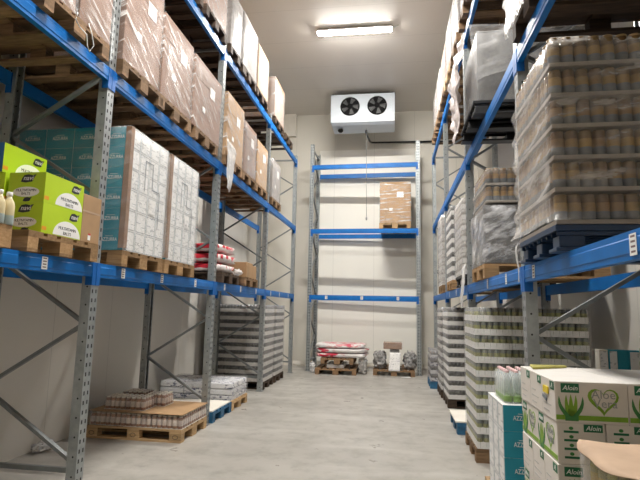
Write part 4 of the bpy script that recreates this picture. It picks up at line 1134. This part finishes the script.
lump('plastic_bag', 'grey crumpled plastic bag on the end wall pallet, beside the narrow rack upright', 'bag', .25, .56, 12.34, 12.95, PT + .002, .53, 'bagfilm', 14, .6, .36)
big_carton('grey wrapped core of the end wall pallet, behind the hanging white paper', -.08, .14, 12.42, 13.2, PT + .001, .60, 'greybag', 'film_l', 19, '-y', False, .006, 'wrapped_block', .1, False)
tag(part('white_paper', sheet([(-.12, 12.30, .12), (.15, 12.30, .12), (.18, 12.37, .555), (-.09, 12.37, .555)], 10, 10, 3, .01), M['paper'], None), 'sheets of white paper hanging in front of the grey bags at the end wall', 'paper')
big_carton('brown box on top of the grey bags at the end wall', -.24, .20, 12.40, 12.9, .63, .78, 'card', 'film_l', 22, '-y', False, .004, 'small_carton', .1)
tag(part('paper_scrap', sheet([(.18, 12.10, .006), (.42, 12.10, .006), (.42, 12.25, .006), (.2, 12.24, .008)], 5, 3, 5, .003), M['paper'], None), 'flat white scrap lying on the floor before the grey bags', 'scrap')

# ------------------------------------------------------------------ lamps, cooler, pipe, cord
def lamp(x, y, label):
    root = thing('ceiling_lamp', label, 'lamp', (x, y, CZ))
    L = .77
    part('housing', MB().prism([(-.06, 0), (.06, 0), (.09, -.055), (-.09, -.055)][::-1], -L, L, 0, lambda a, b, t: (t, a, b - .022)), M['lampbody'], root)
    pts = [(.088, -.0775), (.088, -.080), (.045, -.094), (-.045, -.094), (-.088, -.080), (-.088, -.0775)][::-1]
    part('diffuser', MB().prism(pts, -L + .03, L - .03, 0, lambda a, b, t: (t, a, b)), M['lampon'], root, label='glowing white diffuser')
    for t in (-.5, .5): part('mounting_clip', MB().box(t - .02, t + .02, -.06, .06, -.0215, -.0005), M['lampbody'], root)
    part('cable_gland', MB().lathe([(.014, 0), (.014, .05), (.008, .06)], 10).mesh and MB().tube([(L, 0, -.04), (L + .07, 0, -.035), (L + .12, 0, -.004)], .01), M['lampbody'], root)
    return root
lamp(-.79, 9.40, 'long bright ceiling batten lamp in front of the cooler')
lamp(-.79, 3.3, 'ceiling batten lamp overhead at the near end of the aisle')

root = thing('cooling_unit', 'white ceiling cooler with two black fans at the end wall', 'cooler', (-.80, 12.3, 6.3))
X0, X1 = -1.635, .042; zt_c, zb_c = 7.19, 6.415
hs = MB(); sec = [(12.30, zt_c), (12.30, zb_c), (12.98, zb_c), (12.98, zt_c)]
hs.prism([(a, b) for a, b in sec], X0, X1, 0, lambda a, b, t: (t, a, b))
part('casing', hs, M['cooler'], root, root=root, bevel=.012)
part('drip_tray', MB().prism([(12.31, zb_c - .001), (12.40, zb_c - .045), (12.95, zb_c - .07), (12.97, zb_c - .001)], X0 + .03, X1 - .01, 0, lambda a, b, t: (t, a, b)), M['cooler'], root, root=root, bevel=.006)
part('top_rail', MB().box(X0 + .03, X1 - .03, 12.36, 12.42, zt_c + .001, zt_c + .04), M['fanblk'], root, root=root)
for x in (X0 + .12, X1 - .12): part('hanger', MB().box(x - .02, x + .02, 12.5, 12.8, zt_c + .001, CZ - .0005), M['lampbody'], root, root=root)
fan_t = None
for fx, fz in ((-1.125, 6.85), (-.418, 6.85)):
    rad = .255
    f = part('fan', MB().lathe([(rad, 0), (rad, .006), (rad * .98, .008)], 40), M['fanblk'], root)  # flat black disc paints the shaded recess behind the blades
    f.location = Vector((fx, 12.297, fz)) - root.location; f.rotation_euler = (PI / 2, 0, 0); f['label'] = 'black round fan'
    hub = MB().lathe([(.075, .009), (.075, .03), (.06, .036)], 20); part('fan_hub', hub, M['fanblk'], f)
    for k in range(5):
        a0 = 2 * PI * k / 5; mb = MB(); pts = []
        P = [(r_, a0 + tw) for r_, tw in ((.07, -.25), (.14, -.36), (.225, -.42), (.228, .18), (.15, .22), (.07, .3))]
        mb.prism([(r_ * math.cos(a), r_ * math.sin(a)) for r_, a in P], .012, .018); part('fan_blade', mb, M['blade'], f)
    gr = MB()
    for q in (.10, .15, .20, .245): gr.tube([(q * math.cos(2 * PI * k / 28), q * math.sin(2 * PI * k / 28), .042) for k in range(29)], .0015, 5)
    for k in range(8): gr.tube([(.06 * math.cos(PI * k / 4), .06 * math.sin(PI * k / 4), .042), (.252 * math.cos(PI * k / 4), .252 * math.sin(PI * k / 4), .042), (.262 * math.cos(PI * k / 4), .262 * math.sin(PI * k / 4), .002)], .003, 5)
    part('fan_guard', gr, M['fanblk'], f)
for q in range(10): part('side_rivet', MB().lathe([(.006, 0), (.004, .003)], 8), M['steel'], root).location = Vector((X1 - .11, 12.2995, 6.5 + q * .068)) - root.location
part('drain_valve', MB().lathe([(.03, 0), (.07, .03), (.075, .07), (.05, .09)], 16, -1.40, 12.62, zb_c - .15), M['fanblk'], root, root=root)
part('drain_pipe', MB().tube([(-.72, 12.75, 6.35), (-.72, 12.75, 6.30), (-.71, 12.78, 6.24), (-.69, 12.9, 6.215), (-.66, 13.68, 6.36), (-.62, 13.78, 6.365), (-.5, 13.80, 6.365), (2.33, 13.80, 6.34)], .026, 10), M['pipe'], root, root=root, label='black drain pipe')
root = thing('sensor_cable', 'thin grey cable with a small weight hanging from under the cooler', 'cable', (-.70, 12.60, 6.0))
part('cable', MB().tube([(-.70, 12.60, 6.35), (-.70, 12.60, 5.4), (-.695, 12.60, 4.6), (-.69, 12.60, 3.95)], .006, 6), M['cord'], root, root=root)
part('weight', MB().lathe([(.012, 0), (.022, .02), (.022, .07), (.01, .085)], 10, -.69, 12.60, 3.87), M['cord'], root, root=root)

# ------------------------------------------------------------------ world and view
w = bpy.data.worlds.new('world'); SC.world = w; w.use_nodes = True
w.node_tree.nodes['Background'].inputs[0].default_value = (.8, .85, .9, 1); w.node_tree.nodes['Background'].inputs[1].default_value = .02
SC.view_settings.view_transform = 'Standard'; SC.view_settings.look = 'None'; SC.view_settings.gamma = 1; SC.view_settings.use_curve_mapping = False
SC.view_settings.exposure = 0.74
cyc = SC.cycles
cyc.max_bounces = 10; cyc.diffuse_bounces = 5; cyc.glossy_bounces = 3; cyc.transparent_max_bounces = 12; cyc.sample_clamp_indirect = 6; cyc.caustics_reflective = False
